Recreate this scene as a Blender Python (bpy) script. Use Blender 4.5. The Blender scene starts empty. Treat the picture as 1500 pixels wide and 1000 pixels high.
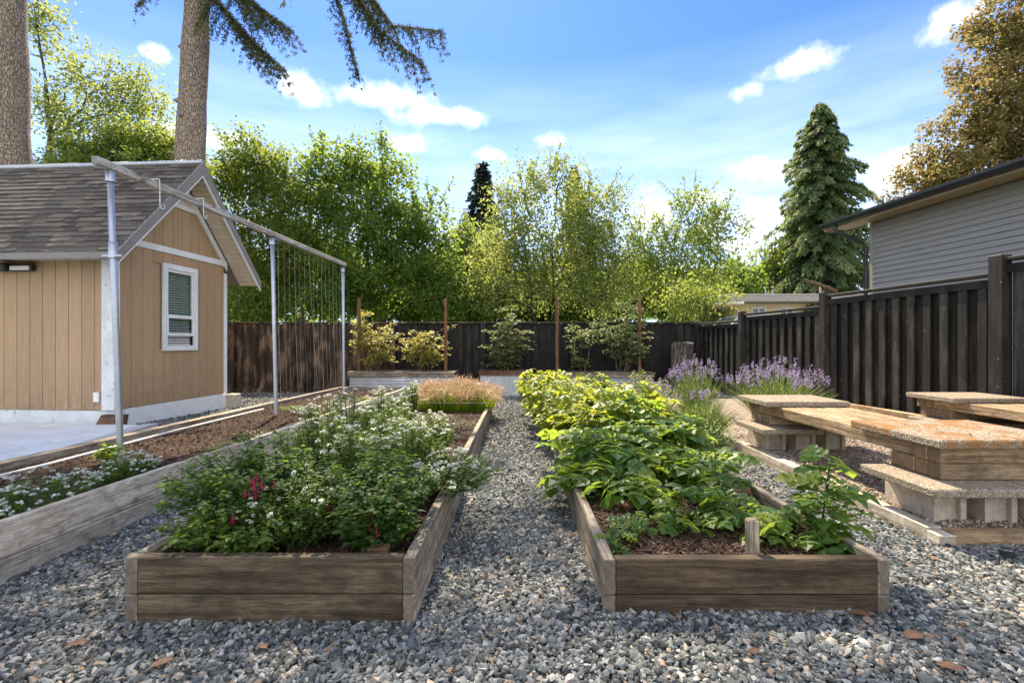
SKY_TINT, VEIL, CLOUD, SKY_STR, SUN_STR, EXPOSURE = (.46, .68, 1.13), (6.6, 7.6, 9.0), (10.5, 10.5, 10.6), .088, 5.0, 1.36
import bpy, math, random
import numpy as np
from mathutils import Vector, Matrix
rng = np.random.default_rng(7)
random.seed(7)
R = math.radians
S = bpy.context.scene
COL = S.collection
F, CX, HY, H = 708.333, 757.0, 502.0, 1.16
SUN_EL, SUN_AZ = R(52), R(-14)          # azimuth measured from +Y towards +X


def at(px, py, Y):
    """World point seen at picture point (px, py) of the photograph at depth Y."""
    return np.array([(px - CX) * Y / F, Y, H + (HY - py) * Y / F])


def gz(y):
    """Height of the gravel, which falls gently away."""
    return -0.017 * (np.clip(y, -8, 13.0) - 2.0)


# ------------------------------------------------------------------ objects
def tag(o, label=None, cat=None, group=None, kind=None):
    if label: o['label'] = label
    if cat: o['category'] = cat
    if group: o['group'] = group
    if kind: o['kind'] = kind
    return o


def thing(name, loc, label, cat, group=None, rz=0.0):
    o = bpy.data.objects.new(name, None)
    o.empty_display_size = 0.1
    o.location = loc
    o.rotation_euler = (0, 0, rz)
    COL.objects.link(o)
    return tag(o, label, cat, group)


class MB:
    """Collects geometry (world coordinates) and links it as one mesh object."""
    def __init__(self):
        self.v, self.f, self.r, self.n = [], {}, {}, 0

    def add(self, v, faces, rnd=None):
        v = np.asarray(v, float).reshape(-1, 3)
        for f in faces:
            f = np.asarray(f, int)
            if f.size == 0: continue
            k = f.shape[1]
            self.f.setdefault(k, []).append(f + self.n)
            r = np.full(len(f), rng.random()) if rnd is None else np.broadcast_to(np.asarray(rnd, float), (len(f),))
            self.r.setdefault(k, []).append(r)
        self.v.append(v); self.n += len(v)
        return self

    def box(self, c, s, rot=None, bev=0.004, rnd=None, org=None):
        c = np.asarray(c, float); h = np.asarray(s, float) / 2
        b = min(bev, 0.4 * h.min())
        vs, idx = [], {}
        for sx in (-1, 1):
            for sy in (-1, 1):
                for sz in (-1, 1):
                    for ax in range(3):
                        p = np.array([sx, sy, sz]) * h
                        for a in range(3):
                            if a != ax: p[a] -= np.array([sx, sy, sz])[a] * b
                        idx[(sx, sy, sz, ax)] = len(vs); vs.append(p)
        q, t = [], []
        for ax in range(3):
            a1, a2 = (ax + 1) % 3, (ax + 2) % 3
            for s_ in (-1, 1):
                loop = []
                for u, w in ((-1, -1), (1, -1), (1, 1), (-1, 1)):
                    k = [0, 0, 0]; k[ax] = s_; k[a1] = u; k[a2] = w
                    loop.append(idx[(*k, ax)])
                q.append(loop if s_ > 0 else loop[::-1])
        for ax in range(3):
            a1, a2 = (ax + 1) % 3, (ax + 2) % 3
            for u in (-1, 1):
                for w in (-1, 1):
                    k0 = [0, 0, 0]; k1 = [0, 0, 0]
                    k0[ax] = -1; k1[ax] = 1
                    for k in (k0, k1): k[a1] = u; k[a2] = w
                    loop = [idx[(*k0, a1)], idx[(*k1, a1)], idx[(*k1, a2)], idx[(*k0, a2)]]
                    q.append(loop if u * w > 0 else loop[::-1])
        for sx in (-1, 1):
            for sy in (-1, 1):
                for sz in (-1, 1):
                    loop = [idx[(sx, sy, sz, 0)], idx[(sx, sy, sz, 1)], idx[(sx, sy, sz, 2)]]
                    t.append(loop if sx * sy * sz > 0 else loop[::-1])
        v = np.array(vs)
        if rot is not None: v = v @ np.asarray(rot).T
        self.add(v + c, [q, t], rnd)
        return self

    def quad(self, a, b, c, d, rnd=None):
        return self.add([a, b, c, d], [[[0, 1, 2, 3]]], rnd)

    def prism(self, pts, d, rnd=None):
        """Polygon pts (3D, planar) pushed along the vector d."""
        p = np.asarray(pts, float); n = len(p); d = np.asarray(d, float)
        side = [[i, (i + 1) % n, (i + 1) % n + n, i + n] for i in range(n)]
        self.add(np.vstack([p, p + d]), [side, [list(range(n))[::-1]], [list(range(n, 2 * n))]], rnd)
        return self

    def tube(self, pts, rad, n=6, rnd=None, cap=True, jit=0.0):
        p = np.asarray(pts, float); k = len(p)
        rad = np.broadcast_to(np.asarray(rad, float), (k,))
        t = np.gradient(p, axis=0); t /= np.linalg.norm(t, axis=1)[:, None] + 1e-9
        ref = np.array([0, 0, 1.0]) if abs(t[0, 2]) < 0.8 else np.array([1.0, 0, 0])
        u = np.cross(t, ref); u /= np.linalg.norm(u, axis=1)[:, None] + 1e-9
        w = np.cross(t, u)
        a = np.linspace(0, 2 * np.pi, n, endpoint=False)
        rr = rad[:, None] * (1 + (rng.random((k, n)) - .5) * jit)
        v = p[:, None] + rr[..., None] * (np.cos(a)[None, :, None] * u[:, None] + np.sin(a)[None, :, None] * w[:, None])
        i = np.arange(k - 1)[:, None] * n; j = np.arange(n)[None]; j2 = (j + 1) % n
        q = np.stack([i + j, i + j2, i + n + j2, i + n + j], -1).reshape(-1, 4)
        fs = [q]
        if cap: fs.append([list(range((k - 1) * n, k * n))]); 
        self.add(v.reshape(-1, 3), fs, rnd)
        return self

    def scatter(self, tv, tf, pos, axis, nrm, sc, rnd):
        """Copies of a template (x across, y along the axis, z along the normal)."""
        pos = np.asarray(pos, float); N = len(pos)
        if N == 0: return self
        y = axis / (np.linalg.norm(axis, axis=1)[:, None] + 1e-9)
        x = np.cross(y, nrm); x /= np.linalg.norm(x, axis=1)[:, None] + 1e-9
        z = np.cross(x, y)
        sc = np.asarray(sc, float)
        if sc.ndim == 1: sc = np.repeat(sc[:, None], 3, 1)
        tv = np.asarray(tv, float); k = len(tv)
        L = tv[None] * sc[:, None]
        v = pos[:, None] + L[..., 0:1] * x[:, None] + L[..., 1:2] * y[:, None] + L[..., 2:3] * z[:, None]
        off = (np.arange(N) * k)[:, None, None]
        fs, rs = [], []
        base = self.n
        self.v.append(v.reshape(-1, 3)); self.n += N * k
        for f in tf:
            f = np.asarray(f, int)
            g = (f[None] + off + base).reshape(-1, f.shape[1])
            self.f.setdefault(f.shape[1], []).append(g)
            self.r.setdefault(f.shape[1], []).append(np.repeat(rnd, len(f)))
        return self

    def build(self, name, mat, parent=None, loc=None, smooth=False):
        if parent is not None: org = np.array(parent.matrix_basis.translation)
        else: org = np.zeros(3) if loc is None else np.array(loc, float)
        v = np.concatenate(self.v) - org
        if parent is not None and abs(parent.rotation_euler.z) > 1e-9:
            c, s = math.cos(-parent.rotation_euler.z), math.sin(-parent.rotation_euler.z)
            v = v @ np.array([[c, -s, 0], [s, c, 0], [0, 0, 1]]).T
        me = bpy.data.meshes.new(name)
        ks = sorted(self.f)
        loops = np.concatenate([np.concatenate(self.f[k]).ravel() for k in ks])
        cnt = np.concatenate([np.full(sum(len(a) for a in self.f[k]), k) for k in ks])
        rr = np.concatenate([np.concatenate(self.r[k]) for k in ks])
        start = np.concatenate([[0], np.cumsum(cnt)[:-1]])
        me.vertices.add(len(v)); me.vertices.foreach_set('co', v.astype(np.float32).ravel())
        me.loops.add(len(loops)); me.loops.foreach_set('vertex_index', loops.astype(np.int32))
        me.polygons.add(len(cnt)); me.polygons.foreach_set('loop_start', start.astype(np.int32))
        me.polygons.foreach_set('use_smooth', np.full(len(cnt), bool(smooth)))
        me.update(calc_edges=True)
        at_ = me.attributes.new('rnd', 'FLOAT', 'FACE'); at_.data.foreach_set('value', rr.astype(np.float32))
        if isinstance(mat, str): mat = M[mat]
        me.materials.append(mat)
        o = bpy.data.objects.new(name, me); COL.objects.link(o)
        if parent is not None: o.parent = parent
        else: o.location = org
        return o


def copy_tree(o, parent=None):
    c = o.copy(); COL.objects.link(c)
    if parent: c.parent = parent
    for ch in list(o.children): copy_tree(ch, c)
    return c


# ------------------------------------------------------------------ numpy noise
def vnoise(x, y, seed=0):
    r = np.random.default_rng(seed).random((64, 64))
    xi, yi = np.floor(x).astype(int), np.floor(y).astype(int)
    fx, fy = x - xi, y - yi
    fx, fy = fx * fx * (3 - 2 * fx), fy * fy * (3 - 2 * fy)
    g = lambda a, b: r[a % 64, b % 64]
    return (g(xi, yi) * (1 - fx) + g(xi + 1, yi) * fx) * (1 - fy) + (g(xi, yi + 1) * (1 - fx) + g(xi + 1, yi + 1) * fx) * fy


def fbm(x, y, s=1.0, o=4, seed=0):
    return sum(vnoise(x * s * 2 ** i, y * s * 2 ** i, seed + i) * .5 ** (i + 1) for i in range(o))


# ------------------------------------------------------------------ materials
M = {}


def mat(name):
    m = bpy.data.materials.new(name); m.use_nodes = True
    nt = m.node_tree; nt.nodes.clear()
    return m, nt


def nd(nt, typ, **kw):
    n = nt.nodes.new(typ)
    for k, v in kw.items():
        if k.startswith('i_'):
            n.inputs[k[2:].replace('_', ' ')].default_value = v
        else: setattr(n, k, v)
    return n


def ramp(nt, fac, stops, interp='LINEAR'):
    n = nt.nodes.new('ShaderNodeValToRGB'); n.color_ramp.interpolation = interp
    e = n.color_ramp.elements
    while len(e) < len(stops): e.new(0.5)
    for el, (p, c) in zip(e, stops):
        el.position = p; el.color = (*c, 1) if len(c) == 3 else c
    nt.links.new(fac, n.inputs[0])
    return n.outputs[0]


def mixc(nt, fac, a, b, mode='MIX'):
    n = nt.nodes.new('ShaderNodeMix'); n.data_type = 'RGBA'; n.blend_type = mode
    for k, v in ((0, fac), (6, a), (7, b)):
        if hasattr(v, 'type') and hasattr(v, 'links'): nt.links.new(v, n.inputs[k])
        elif isinstance(v, (int, float)): n.inputs[k].default_value = v
        else: n.inputs[k].default_value = (*v, 1)
    return n.outputs[2]


def coords(nt, scale, space='Object', jitter=True):
    tc = nd(nt, 'ShaderNodeTexCoord')
    mp = nd(nt, 'ShaderNodeMapping'); mp.inputs['Scale'].default_value = scale
    src = tc.outputs[space]
    if jitter:
        oi = nd(nt, 'ShaderNodeObjectInfo')
        ad = nd(nt, 'ShaderNodeVectorMath', operation='ADD')
        mu = nd(nt, 'ShaderNodeMath', operation='MULTIPLY'); mu.inputs[1].default_value = 37.0
        nt.links.new(oi.outputs['Random'], mu.inputs[0])
        nt.links.new(src, ad.inputs[0]); nt.links.new(mu.outputs[0], ad.inputs[1])
        src = ad.outputs[0]
    nt.links.new(src, mp.inputs['Vector'])
    return mp.outputs[0]


def noise(nt, vec, scale, detail=4, rough=0.55, dist=0.0):
    n = nd(nt, 'ShaderNodeTexNoise'); nt.links.new(vec, n.inputs['Vector'])
    n.inputs['Scale'].default_value = scale; n.inputs['Detail'].default_value = detail
    n.inputs['Roughness'].default_value = rough; n.inputs['Distortion'].default_value = dist
    return n.outputs['Fac']


def attr(nt, name='rnd'):
    return nd(nt, 'ShaderNodeAttribute', attribute_name=name).outputs['Fac']


def math_(nt, op, a, b=None, clamp=False):
    n = nd(nt, 'ShaderNodeMath', operation=op, use_clamp=clamp)
    for i, v in enumerate((a, b)):
        if v is None: continue
        if isinstance(v, (int, float)): n.inputs[i].default_value = v
        else: nt.links.new(v, n.inputs[i])
    return n.outputs[0]


def finish(m, nt, color, rough=0.7, bump=None, bstr=0.3, bdist=0.01, metal=0.0, spec=0.4):
    p = nd(nt, 'ShaderNodeBsdfPrincipled'); out = nd(nt, 'ShaderNodeOutputMaterial')
    if isinstance(color, tuple): p.inputs['Base Color'].default_value = (*color, 1)
    else: nt.links.new(color, p.inputs['Base Color'])
    if isinstance(rough, (int, float)): p.inputs['Roughness'].default_value = rough
    else: nt.links.new(rough, p.inputs['Roughness'])
    p.inputs['Metallic'].default_value = metal; p.inputs['Specular IOR Level'].default_value = spec
    if bump is not None:
        b = nd(nt, 'ShaderNodeBump'); b.inputs['Strength'].default_value = bstr; b.inputs['Distance'].default_value = bdist
        nt.links.new(bump, b.inputs['Height']); nt.links.new(b.outputs[0], p.inputs['Normal'])
    nt.links.new(p.outputs[0], out.inputs[0])
    return m


def wood(name, axis, cols, knots=0.6, grey=None, rough=0.8, grain=14, stain=0.5):
    """Sawn timber; the grain runs along `axis` (0 x, 1 y, 2 z)."""
    m, nt = mat(name)
    sc = [grain] * 3; sc[axis] = 0.7
    g = noise(nt, coords(nt, sc), 2.2, 8, 0.62, 0.6)
    c = ramp(nt, g, [(0.34, cols[0]), (0.5, cols[1]), (0.66, cols[2])])
    big = noise(nt, coords(nt, (1.6, 1.6, 1.6)), 1.7, 3)
    c = mixc(nt, math_(nt, 'MULTIPLY', ramp(nt, big, [(0.42, (0, 0, 0)), (0.68, (1, 1, 1))]), stain), c, cols[3] if len(cols) > 3 else cols[0])
    fine = noise(nt, coords(nt, tuple(60 if i != axis else 5 for i in range(3))), 3.0, 3)
    c = mixc(nt, 0.7, c, ramp(nt, fine, [(0.35, (.45, .45, .45)), (0.6, (1.15, 1.15, 1.15))]), 'MULTIPLY')
    blot = noise(nt, coords(nt, tuple(9 if i != axis else 6 for i in range(3))), 1.4, 9, .72, .5)
    c = mixc(nt, .8, c, ramp(nt, blot, [(.36, (.55, .54, .52)), (.52, (1, 1, 1)), (.7, (1.18, 1.17, 1.15))]), 'MULTIPLY')
    if knots:
        ks = [8.5] * 3; ks[axis] = 4.2
        vo = nd(nt, 'ShaderNodeTexVoronoi'); nt.links.new(coords(nt, ks), vo.inputs['Vector']); vo.inputs['Scale'].default_value = 1.0
        vo.inputs['Randomness'].default_value = 1.0
        k = ramp(nt, vo.outputs['Distance'], [(0.10, (1, 1, 1)), (0.22, (.22, .22, .22)), (.42, (0, 0, 0))])
        sel = nd(nt, 'ShaderNodeSeparateColor'); nt.links.new(vo.outputs['Color'], sel.inputs[0])
        k = math_(nt, 'MULTIPLY', k, ramp(nt, sel.outputs[0], [(.45, (0, 0, 0)), (.55, (1, 1, 1))]))
        c = mixc(nt, math_(nt, 'MULTIPLY', k, knots), c, (0.035, 0.025, 0.018))
    tcn = nd(nt, 'ShaderNodeTexCoord'); sn = nd(nt, 'ShaderNodeSeparateXYZ'); nt.links.new(tcn.outputs['Normal'], sn.inputs[0])
    endf = ramp(nt, math_(nt, 'ABSOLUTE', sn.outputs[axis]), [(.7, (0, 0, 0)), (.8, (1, 1, 1))])          # sawn end grain, darkened further for the shade on board ends
    eg = noise(nt, coords(nt, (22, 22, 22)), 2.0, 5, .6)
    c = mixc(nt, endf, c, ramp(nt, eg, [(.3, tuple(x * .38 for x in cols[1])), (.7, tuple(x * .72 for x in cols[1]))]))
    oi = nd(nt, 'ShaderNodeObjectInfo')
    c = mixc(nt, 0.6, c, ramp(nt, oi.outputs['Random'], [(0, (.55, .55, .56)), (1, (1.18, 1.14, 1.08))]), 'MULTIPLY')
    c = mixc(nt, 0.35, c, ramp(nt, attr(nt), [(0, (.6, .6, .6)), (1, (1.2, 1.2, 1.2))]), 'MULTIPLY')
    M[name] = finish(m, nt, c, rough, math_(nt, 'ADD', g, fine), 0.5, 0.004)
    return m


GREYW = [(.12, .095, .065), (.30, .25, .185), (.50, .435, .345), (.17, .125, .08)]
for i, a in enumerate('xyz'):
    wood('weathered_' + a, i, GREYW)
BRN = [(.035, .023, .012), (.082, .055, .030), (.15, .105, .06), (.045, .032, .02)]
wood('brown_timber_x', 0, BRN, .8)
wood('dun_timber_x', 0, [(.055, .037, .018), (.135, .098, .056), (.24, .18, .11), (.07, .048, .026)], .75)
PALE = [(.34, .285, .215), (.60, .535, .43), (.74, .68, .58), (.42, .35, .27)]
wood('pale_timber_y', 1, PALE)
TAN = [(.17, .105, .052), (.39, .265, .145), (.58, .435, .27), (.19, .135, .08)]
wood('tan_timber_x', 0, TAN, .4)
wood('tan_timber_y', 1, TAN, .4)
wood('rusty_wood_x', 0, [(.10, .05, .025), (.20, .11, .06), (.30, .19, .12)], .3)
wood('stake_wood', 2, [(.12, .055, .025), (.24, .115, .05), (.34, .19, .09)], .2)
wood('beam_wood', 1, [(.30, .27, .23), (.60, .56, .50), (.76, .73, .67), (.36, .32, .26)], .7)
wood('bare_pole', 2, [(.12, .08, .05), (.25, .17, .11), (.34, .25, .17)], .2)


def plain(name, col, rough=0.6, var=0.12, scale=6, bump=0.1, metal=0.0, spec=0.4, dirt=None):
    m, nt = mat(name)
    n = noise(nt, coords(nt, (1, 1, 1)), scale, 6, 0.65)
    lo = tuple(c * (1 - var * 1.6) for c in col); hi = tuple(min(1, c * (1 + var)) for c in col)
    c = ramp(nt, n, [(0.3, lo), (0.7, hi)])
    if dirt:
        d = noise(nt, coords(nt, (1, 1, 1)), scale * 5, 5, 0.7)
        c = mixc(nt, ramp(nt, d, [(0.58, (0, 0, 0)), (0.72, (1, 1, 1))]), c, dirt)
    M[name] = finish(m, nt, c, rough, n, bump, 0.01, metal, spec)
    return m


plain('white_paint', (.72, .73, .72), .55, .08, 4)
plain('chipped_white_paint', (.66, .68, .69), .65, .12, 3, .2, dirt=(.22, .2, .17))
plain('concrete', (.46, .47, .46), .9, .16, 2.2, .15, dirt=(.3, .3, .29))
plain('cinder_block', (.50, .425, .33), .95, .2, 14, .8, dirt=(.2, .18, .155))
plain('galvanised_steel', (.45, .47, .5), .42, .1, 9, .05, metal=.75)
plain('corrugated_steel', (.62, .64, .66), .48, .1, 5, .05, metal=.35, dirt=(.42, .4, .37))
plain('white_wire', (.75, .75, .73), .4)
plain('black_metal', (.02, .02, .022), .35, .1, 5, .02)
plain('black_gutter', (.028, .03, .03), .32, .15, 5, .05)
plain('soffit_board', (.40, .28, .18), .6, .1)
plain('white_pipe', (.52, .51, .47), .5, .14, 8)
plain('window_dark', (.02, .025, .03), .08, .1, spec=.8)
plain('membrane_roof', (.68, .62, .6), .7, .08, 2)
plain('tan_render', (.62, .52, .30), .8, .08, 3)
plain('fascia_brown', (.22, .2, .185), .7, .1)
plain('silver_car_paint', (.42, .46, .47), .3, .05, 2, 0, metal=.5)
plain('car_glass', (.03, .04, .045), .06, .1, spec=.9)
plain('black_rubber', (.02, .02, .02), .8, .1)
plain('string', (.42, .39, .32), .8, .1)
plain('lamp_glass', (.6, .58, .52), .3, .05)
plain('grey_corner_trim', (.36, .33, .29), .6, .1)
plain('grey_roof', (.10, .10, .10), .9, .2, 12, .4)
plain('dead_leaf', (.155, .08, .045), .6, .25, 30, .3)
plain('blind_slat', (.62, .62, .6), .5, .05)
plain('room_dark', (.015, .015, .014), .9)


# siding of the shed, warm tan T1-11 boards
def siding():
    m, nt = mat('tan_siding')
    v = coords(nt, (18, 18, 1.0), jitter=False)
    n = noise(nt, v, 2.0, 6, .6)
    b = noise(nt, coords(nt, (1, 1, 1)), 1.3, 3)
    c = ramp(nt, n, [(.3, (.34, .225, .125)), (.7, (.43, .29, .168))])
    c = mixc(nt, ramp(nt, b, [(.45, (0, 0, 0)), (.75, (.5, .5, .5))]), c, (.33, .235, .15))
    c = mixc(nt, .45, c, ramp(nt, attr(nt), [(0, (.8, .8, .8)), (1, (1.12, 1.12, 1.12))]), 'MULTIPLY')
    tc = nd(nt, 'ShaderNodeTexCoord'); sz = nd(nt, 'ShaderNodeSeparateXYZ'); nt.links.new(tc.outputs['Object'], sz.inputs[0])
    low = nd(nt, 'ShaderNodeMapRange', clamp=True); nt.links.new(sz.outputs[2], low.inputs[0]); low.inputs[1].default_value = .85; low.inputs[2].default_value = .15
    spl = noise(nt, coords(nt, (5, 5, 3), jitter=False), 2.5, 6, .7)
    c = mixc(nt, math_(nt, 'MULTIPLY', math_(nt, 'MULTIPLY', low.outputs[0], .75), ramp(nt, spl, [(.4, (0, 0, 0)), (.65, (1, 1, 1))])), c, (.22, .155, .095))
    vo = nd(nt, 'ShaderNodeTexVoronoi'); nt.links.new(coords(nt, (1, 1, .55), jitter=False), vo.inputs['Vector']); vo.inputs['Scale'].default_value = 4.6
    c = mixc(nt, ramp(nt, vo.outputs['Distance'], [(.022, (.8, .8, .8)), (.035, (0, 0, 0))]), c, (.16, .11, .07))
    M['tan_siding'] = finish(m, nt, c, .75, n, .3, .003)
    m, nt = mat('grey_clapboard')
    n = noise(nt, coords(nt, (8, 1.0, 20), jitter=False), 2.0, 5, .6)
    c = ramp(nt, n, [(.3, (.27, .255, .235)), (.7, (.35, .33, .30))])
    M['grey_clapboard'] = finish(m, nt, c, .65, n, .15, .003)
    m, nt = mat('asphalt_shingle')
    n = noise(nt, coords(nt, (1, 1, 1)), 160, 3, .7)
    b = noise(nt, coords(nt, (1, 1, 1)), 1.1, 3)
    c = ramp(nt, attr(nt), [(0, (.055, .047, .04)), (.6, (.115, .10, .084)), (1, (.20, .17, .135))])
    c = mixc(nt, ramp(nt, b, [(.4, (0, 0, 0)), (.7, (.6, .6, .6))]), c, (.13, .115, .095))
    c = mixc(nt, .8, c, ramp(nt, n, [(.35, (.5, .5, .5)), (.65, (1.4, 1.4, 1.4))]), 'MULTIPLY')
    M['asphalt_shingle'] = finish(m, nt, c, .95, n, .8, .004, spec=.2)


siding()


def fence_mat(name, dark, mid, light, amt, wet=.5):
    m, nt = mat(name)
    g = noise(nt, coords(nt, (16, 16, .6), jitter=False), 2.2, 6, .62, .3)
    patch = noise(nt, coords(nt, (3.5, 3.5, 1.1), jitter=False), 1.6, 4, .6)
    c = ramp(nt, g, [(.35, dark), (.6, mid), (.8, tuple(x * 1.3 for x in mid))])
    c = mixc(nt, math_(nt, 'MULTIPLY', ramp(nt, patch, [(.48, (0, 0, 0)), (.68, (1, 1, 1))]), amt), c, light)
    c = mixc(nt, .6, c, ramp(nt, attr(nt), [(0, (.35, .35, .35)), (1, (1.5, 1.5, 1.5))]), 'MULTIPLY')
    sp = nd(nt, 'ShaderNodeTexVoronoi'); nt.links.new(coords(nt, (1, 1, 1), jitter=False), sp.inputs['Vector']); sp.inputs['Scale'].default_value = 9
    c = mixc(nt, ramp(nt, sp.outputs['Distance'], [(.06, (1, 1, 1)), (.085, (0, 0, 0))]), c, (.22, .21, .18))
    M[name] = finish(m, nt, c, wet, g, .35, .004, spec=.3)


fence_mat('black_fence', (.008, .007, .006), (.018, .016, .014), (.045, .04, .032), .7, .75)
fence_mat('side_fence_board', (.010, .009, .008), (.03, .027, .022), (.075, .07, .052), .8, .7)
fence_mat('brown_fence', (.018, .012, .009), (.055, .036, .024), (.24, .165, .105), .9, .75)  # weathered brown; its pale patches put lit streaks into the colour
fence_mat('post_fence', (.014, .012, .011), (.035, .03, .026), (.08, .075, .065), .5, .65)


def leaf_mat(name, cols, trans, tf=.42, rough=.5, gloss=.28):
    m, nt = mat(name)
    a = attr(nt)
    c = ramp(nt, a, [(i / (len(cols) - 1), x) for i, x in enumerate(cols)])
    d = nd(nt, 'ShaderNodeBsdfPrincipled'); nt.links.new(c, d.inputs['Base Color'])
    d.inputs['Roughness'].default_value = rough; d.inputs['Specular IOR Level'].default_value = gloss
    t = nd(nt, 'ShaderNodeBsdfTranslucent')
    tc = mixc(nt, .5, ramp(nt, a, [(0, tuple(x * .75 for x in trans)), (1, tuple(min(1, x * 1.15) for x in trans))]), trans)
    nt.links.new(tc, t.inputs['Color'])
    mx = nd(nt, 'ShaderNodeMixShader'); mx.inputs[0].default_value = tf
    nt.links.new(d.outputs[0], mx.inputs[1]); nt.links.new(t.outputs[0], mx.inputs[2])
    o = nd(nt, 'ShaderNodeOutputMaterial'); nt.links.new(mx.outputs[0], o.inputs[0])
    M[name] = m


leaf_mat('cherry_leaf', [(.022, .052, .013), (.065, .13, .03), (.13, .20, .045)], (.45, .58, .09), .44)
leaf_mat('cherry_leaf_bronze', [(.024, .052, .014), (.07, .125, .03), (.16, .17, .05)], (.46, .54, .09), .44)
leaf_mat('apple_leaf', [(.04, .07, .024), (.10, .15, .05), (.23, .27, .13)], (.54, .60, .14), .44)
leaf_mat('yellow_leaf', [(.04, .075, .018), (.10, .155, .036), (.18, .22, .06)], (.48, .57, .10), .44)
leaf_mat('maple_leaf', [(.03, .06, .018), (.08, .095, .026), (.17, .115, .042), (.28, .165, .07)], (.50, .39, .13), .4)
leaf_mat('dark_leaf', [(.025, .055, .014), (.06, .11, .026), (.09, .145, .036)], (.38, .52, .06), .44)
leaf_mat('cedar_spray', [(.03, .065, .028), (.11, .17, .07), (.34, .37, .18)], (.42, .50, .16), .4)
leaf_mat('fir_needle', [(.02, .034, .015), (.05, .066, .026), (.13, .10, .045)], (.14, .16, .05), .3, .7, .06)
leaf_mat('spruce_needle', [(.012, .026, .018), (.03, .05, .035), (.05, .075, .05)], (.05, .08, .04), .2)
leaf_mat('fuchsia_leaf', [(.022, .045, .013), (.045, .088, .022), (.11, .16, .045)], (.28, .46, .05), .42)
leaf_mat('herb_leaf', [(.045, .085, .018), (.09, .145, .03), (.16, .2, .05)], (.32, .46, .05), .4)
leaf_mat('potato_leaf', [(.025, .06, .016), (.05, .105, .024), (.08, .15, .035), (.19, .22, .04)], (.44, .60, .06), .46, .42, .35)
leaf_mat('sunlit_toned_leaf', [(.05, .10, .014), (.09, .15, .02), (.19, .20, .032)], (.53, .58, .055), .49, .45)  # yellower, brighter copy of the potato leaf; sunlight put into the colour
leaf_mat('blueberry_leaf', [(.13, .14, .04), (.27, .26, .08), (.42, .38, .14)], (.62, .58, .14), .42)
leaf_mat('pale_shrub_leaf', [(.07, .10, .04), (.13, .17, .07), (.22, .25, .12)], (.35, .42, .12), .34)
leaf_mat('lavender_stem', [(.10, .15, .05), (.18, .25, .09), (.28, .35, .14)], (.46, .56, .14), .42)
leaf_mat('lavender_flower', [(.22, .15, .34), (.33, .25, .45), (.46, .38, .56)], (.42, .32, .5), .3)
leaf_mat('grey_flower', [(.28, .24, .27), (.40, .34, .38), (.52, .47, .5)], (.4, .36, .4), .3)
leaf_mat('white_petal', [(.48, .52, .38), (.66, .68, .58), (.76, .77, .70)], (.6, .6, .5), .28)
leaf_mat('fuchsia_petal', [(.13, .008, .025), (.27, .014, .05), (.36, .03, .10)], (.40, .03, .08), .3)
leaf_mat('tan_grass', [(.36, .235, .135), (.50, .34, .21), (.62, .46, .32)], (.5, .34, .2), .3)
leaf_mat('straw', [(.45, .37, .24), (.6, .5, .34), (.7, .62, .46)], (.55, .45, .28), .3)
leaf_mat('green_blade', [(.07, .13, .015), (.14, .22, .02), (.24, .30, .03)], (.5, .6, .05), .45)
leaf_mat('moss', [(.05, .045, .02), (.09, .09, .03), (.16, .15, .05)], (.2, .2, .05), .2)
leaf_mat('silver_leaf', [(.26, .31, .26), (.4, .44, .38), (.52, .56, .5)], (.35, .4, .28), .3)
leaf_mat('lawn_blade', [(.04, .08, .015), (.07, .12, .025), (.1, .15, .03)], (.2, .3, .04), .3)


def bark(name, lo, hi, sc=(9, 9, 1.6), crack=(11, 11, 3.2)):
    m, nt = mat(name)
    n = noise(nt, coords(nt, sc), 2.4, 8, .68, .8)
    b = noise(nt, coords(nt, (1, 1, 1)), 1.6, 3)
    vo = nd(nt, 'ShaderNodeTexVoronoi', feature='DISTANCE_TO_EDGE'); vo.inputs['Scale'].default_value = 1.0
    wv = nd(nt, 'ShaderNodeVectorMath', operation='ADD'); nz = nd(nt, 'ShaderNodeTexNoise'); v0 = coords(nt, crack); nt.links.new(v0, nz.inputs['Vector']); nz.inputs['Scale'].default_value = .9
    nt.links.new(v0, wv.inputs[0]); nt.links.new(nz.outputs['Color'], wv.inputs[1]); nt.links.new(wv.outputs[0], vo.inputs['Vector'])
    ck = ramp(nt, vo.outputs['Distance'], [(.0, (0, 0, 0)), (.14, (1, 1, 1))])
    c = ramp(nt, n, [(.36, lo), (.62, hi)])
    c = mixc(nt, ramp(nt, b, [(.45, (0, 0, 0)), (.7, (.75, .75, .75))]), c, tuple(x * .6 for x in hi))
    c = mixc(nt, .75, c, ramp(nt, vo.outputs['Distance'], [(.0, (.68, .66, .63)), (.12, (1.06, 1.06, 1.06))]), 'MULTIPLY')
    M[name] = finish(m, nt, c, .9, math_(nt, 'ADD', n, ck), 1.0, .04, spec=.2)


bark('fir_bark', (.27, .205, .155), (.54, .43, .34), (12, 12, 3), (24, 24, 7))
bark('grey_bark', (.06, .05, .04), (.17, .145, .115))
bark('branch_bark', (.05, .04, .03), (.13, .105, .08))
bark('pale_stem', (.2, .15, .09), (.36, .28, .18))
bark('stump_bark', (.07, .055, .045), (.2, .165, .135), (14, 14, 1.5))
bark('green_stem', (.06, .10, .03), (.12, .17, .05))


def stone_mat(name, stops, rough=.75):
    m, nt = mat(name)
    c = ramp(nt, attr(nt), stops, 'LINEAR')
    n = noise(nt, coords(nt, (1, 1, 1), jitter=False), 90, 4, .6)
    c = mixc(nt, .7, c, ramp(nt, n, [(.3, (.6, .6, .6)), (.7, (1.25, 1.25, 1.25))]), 'MULTIPLY')
    M[name] = finish(m, nt, c, rough, n, .4, .003, spec=.35)


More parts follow.
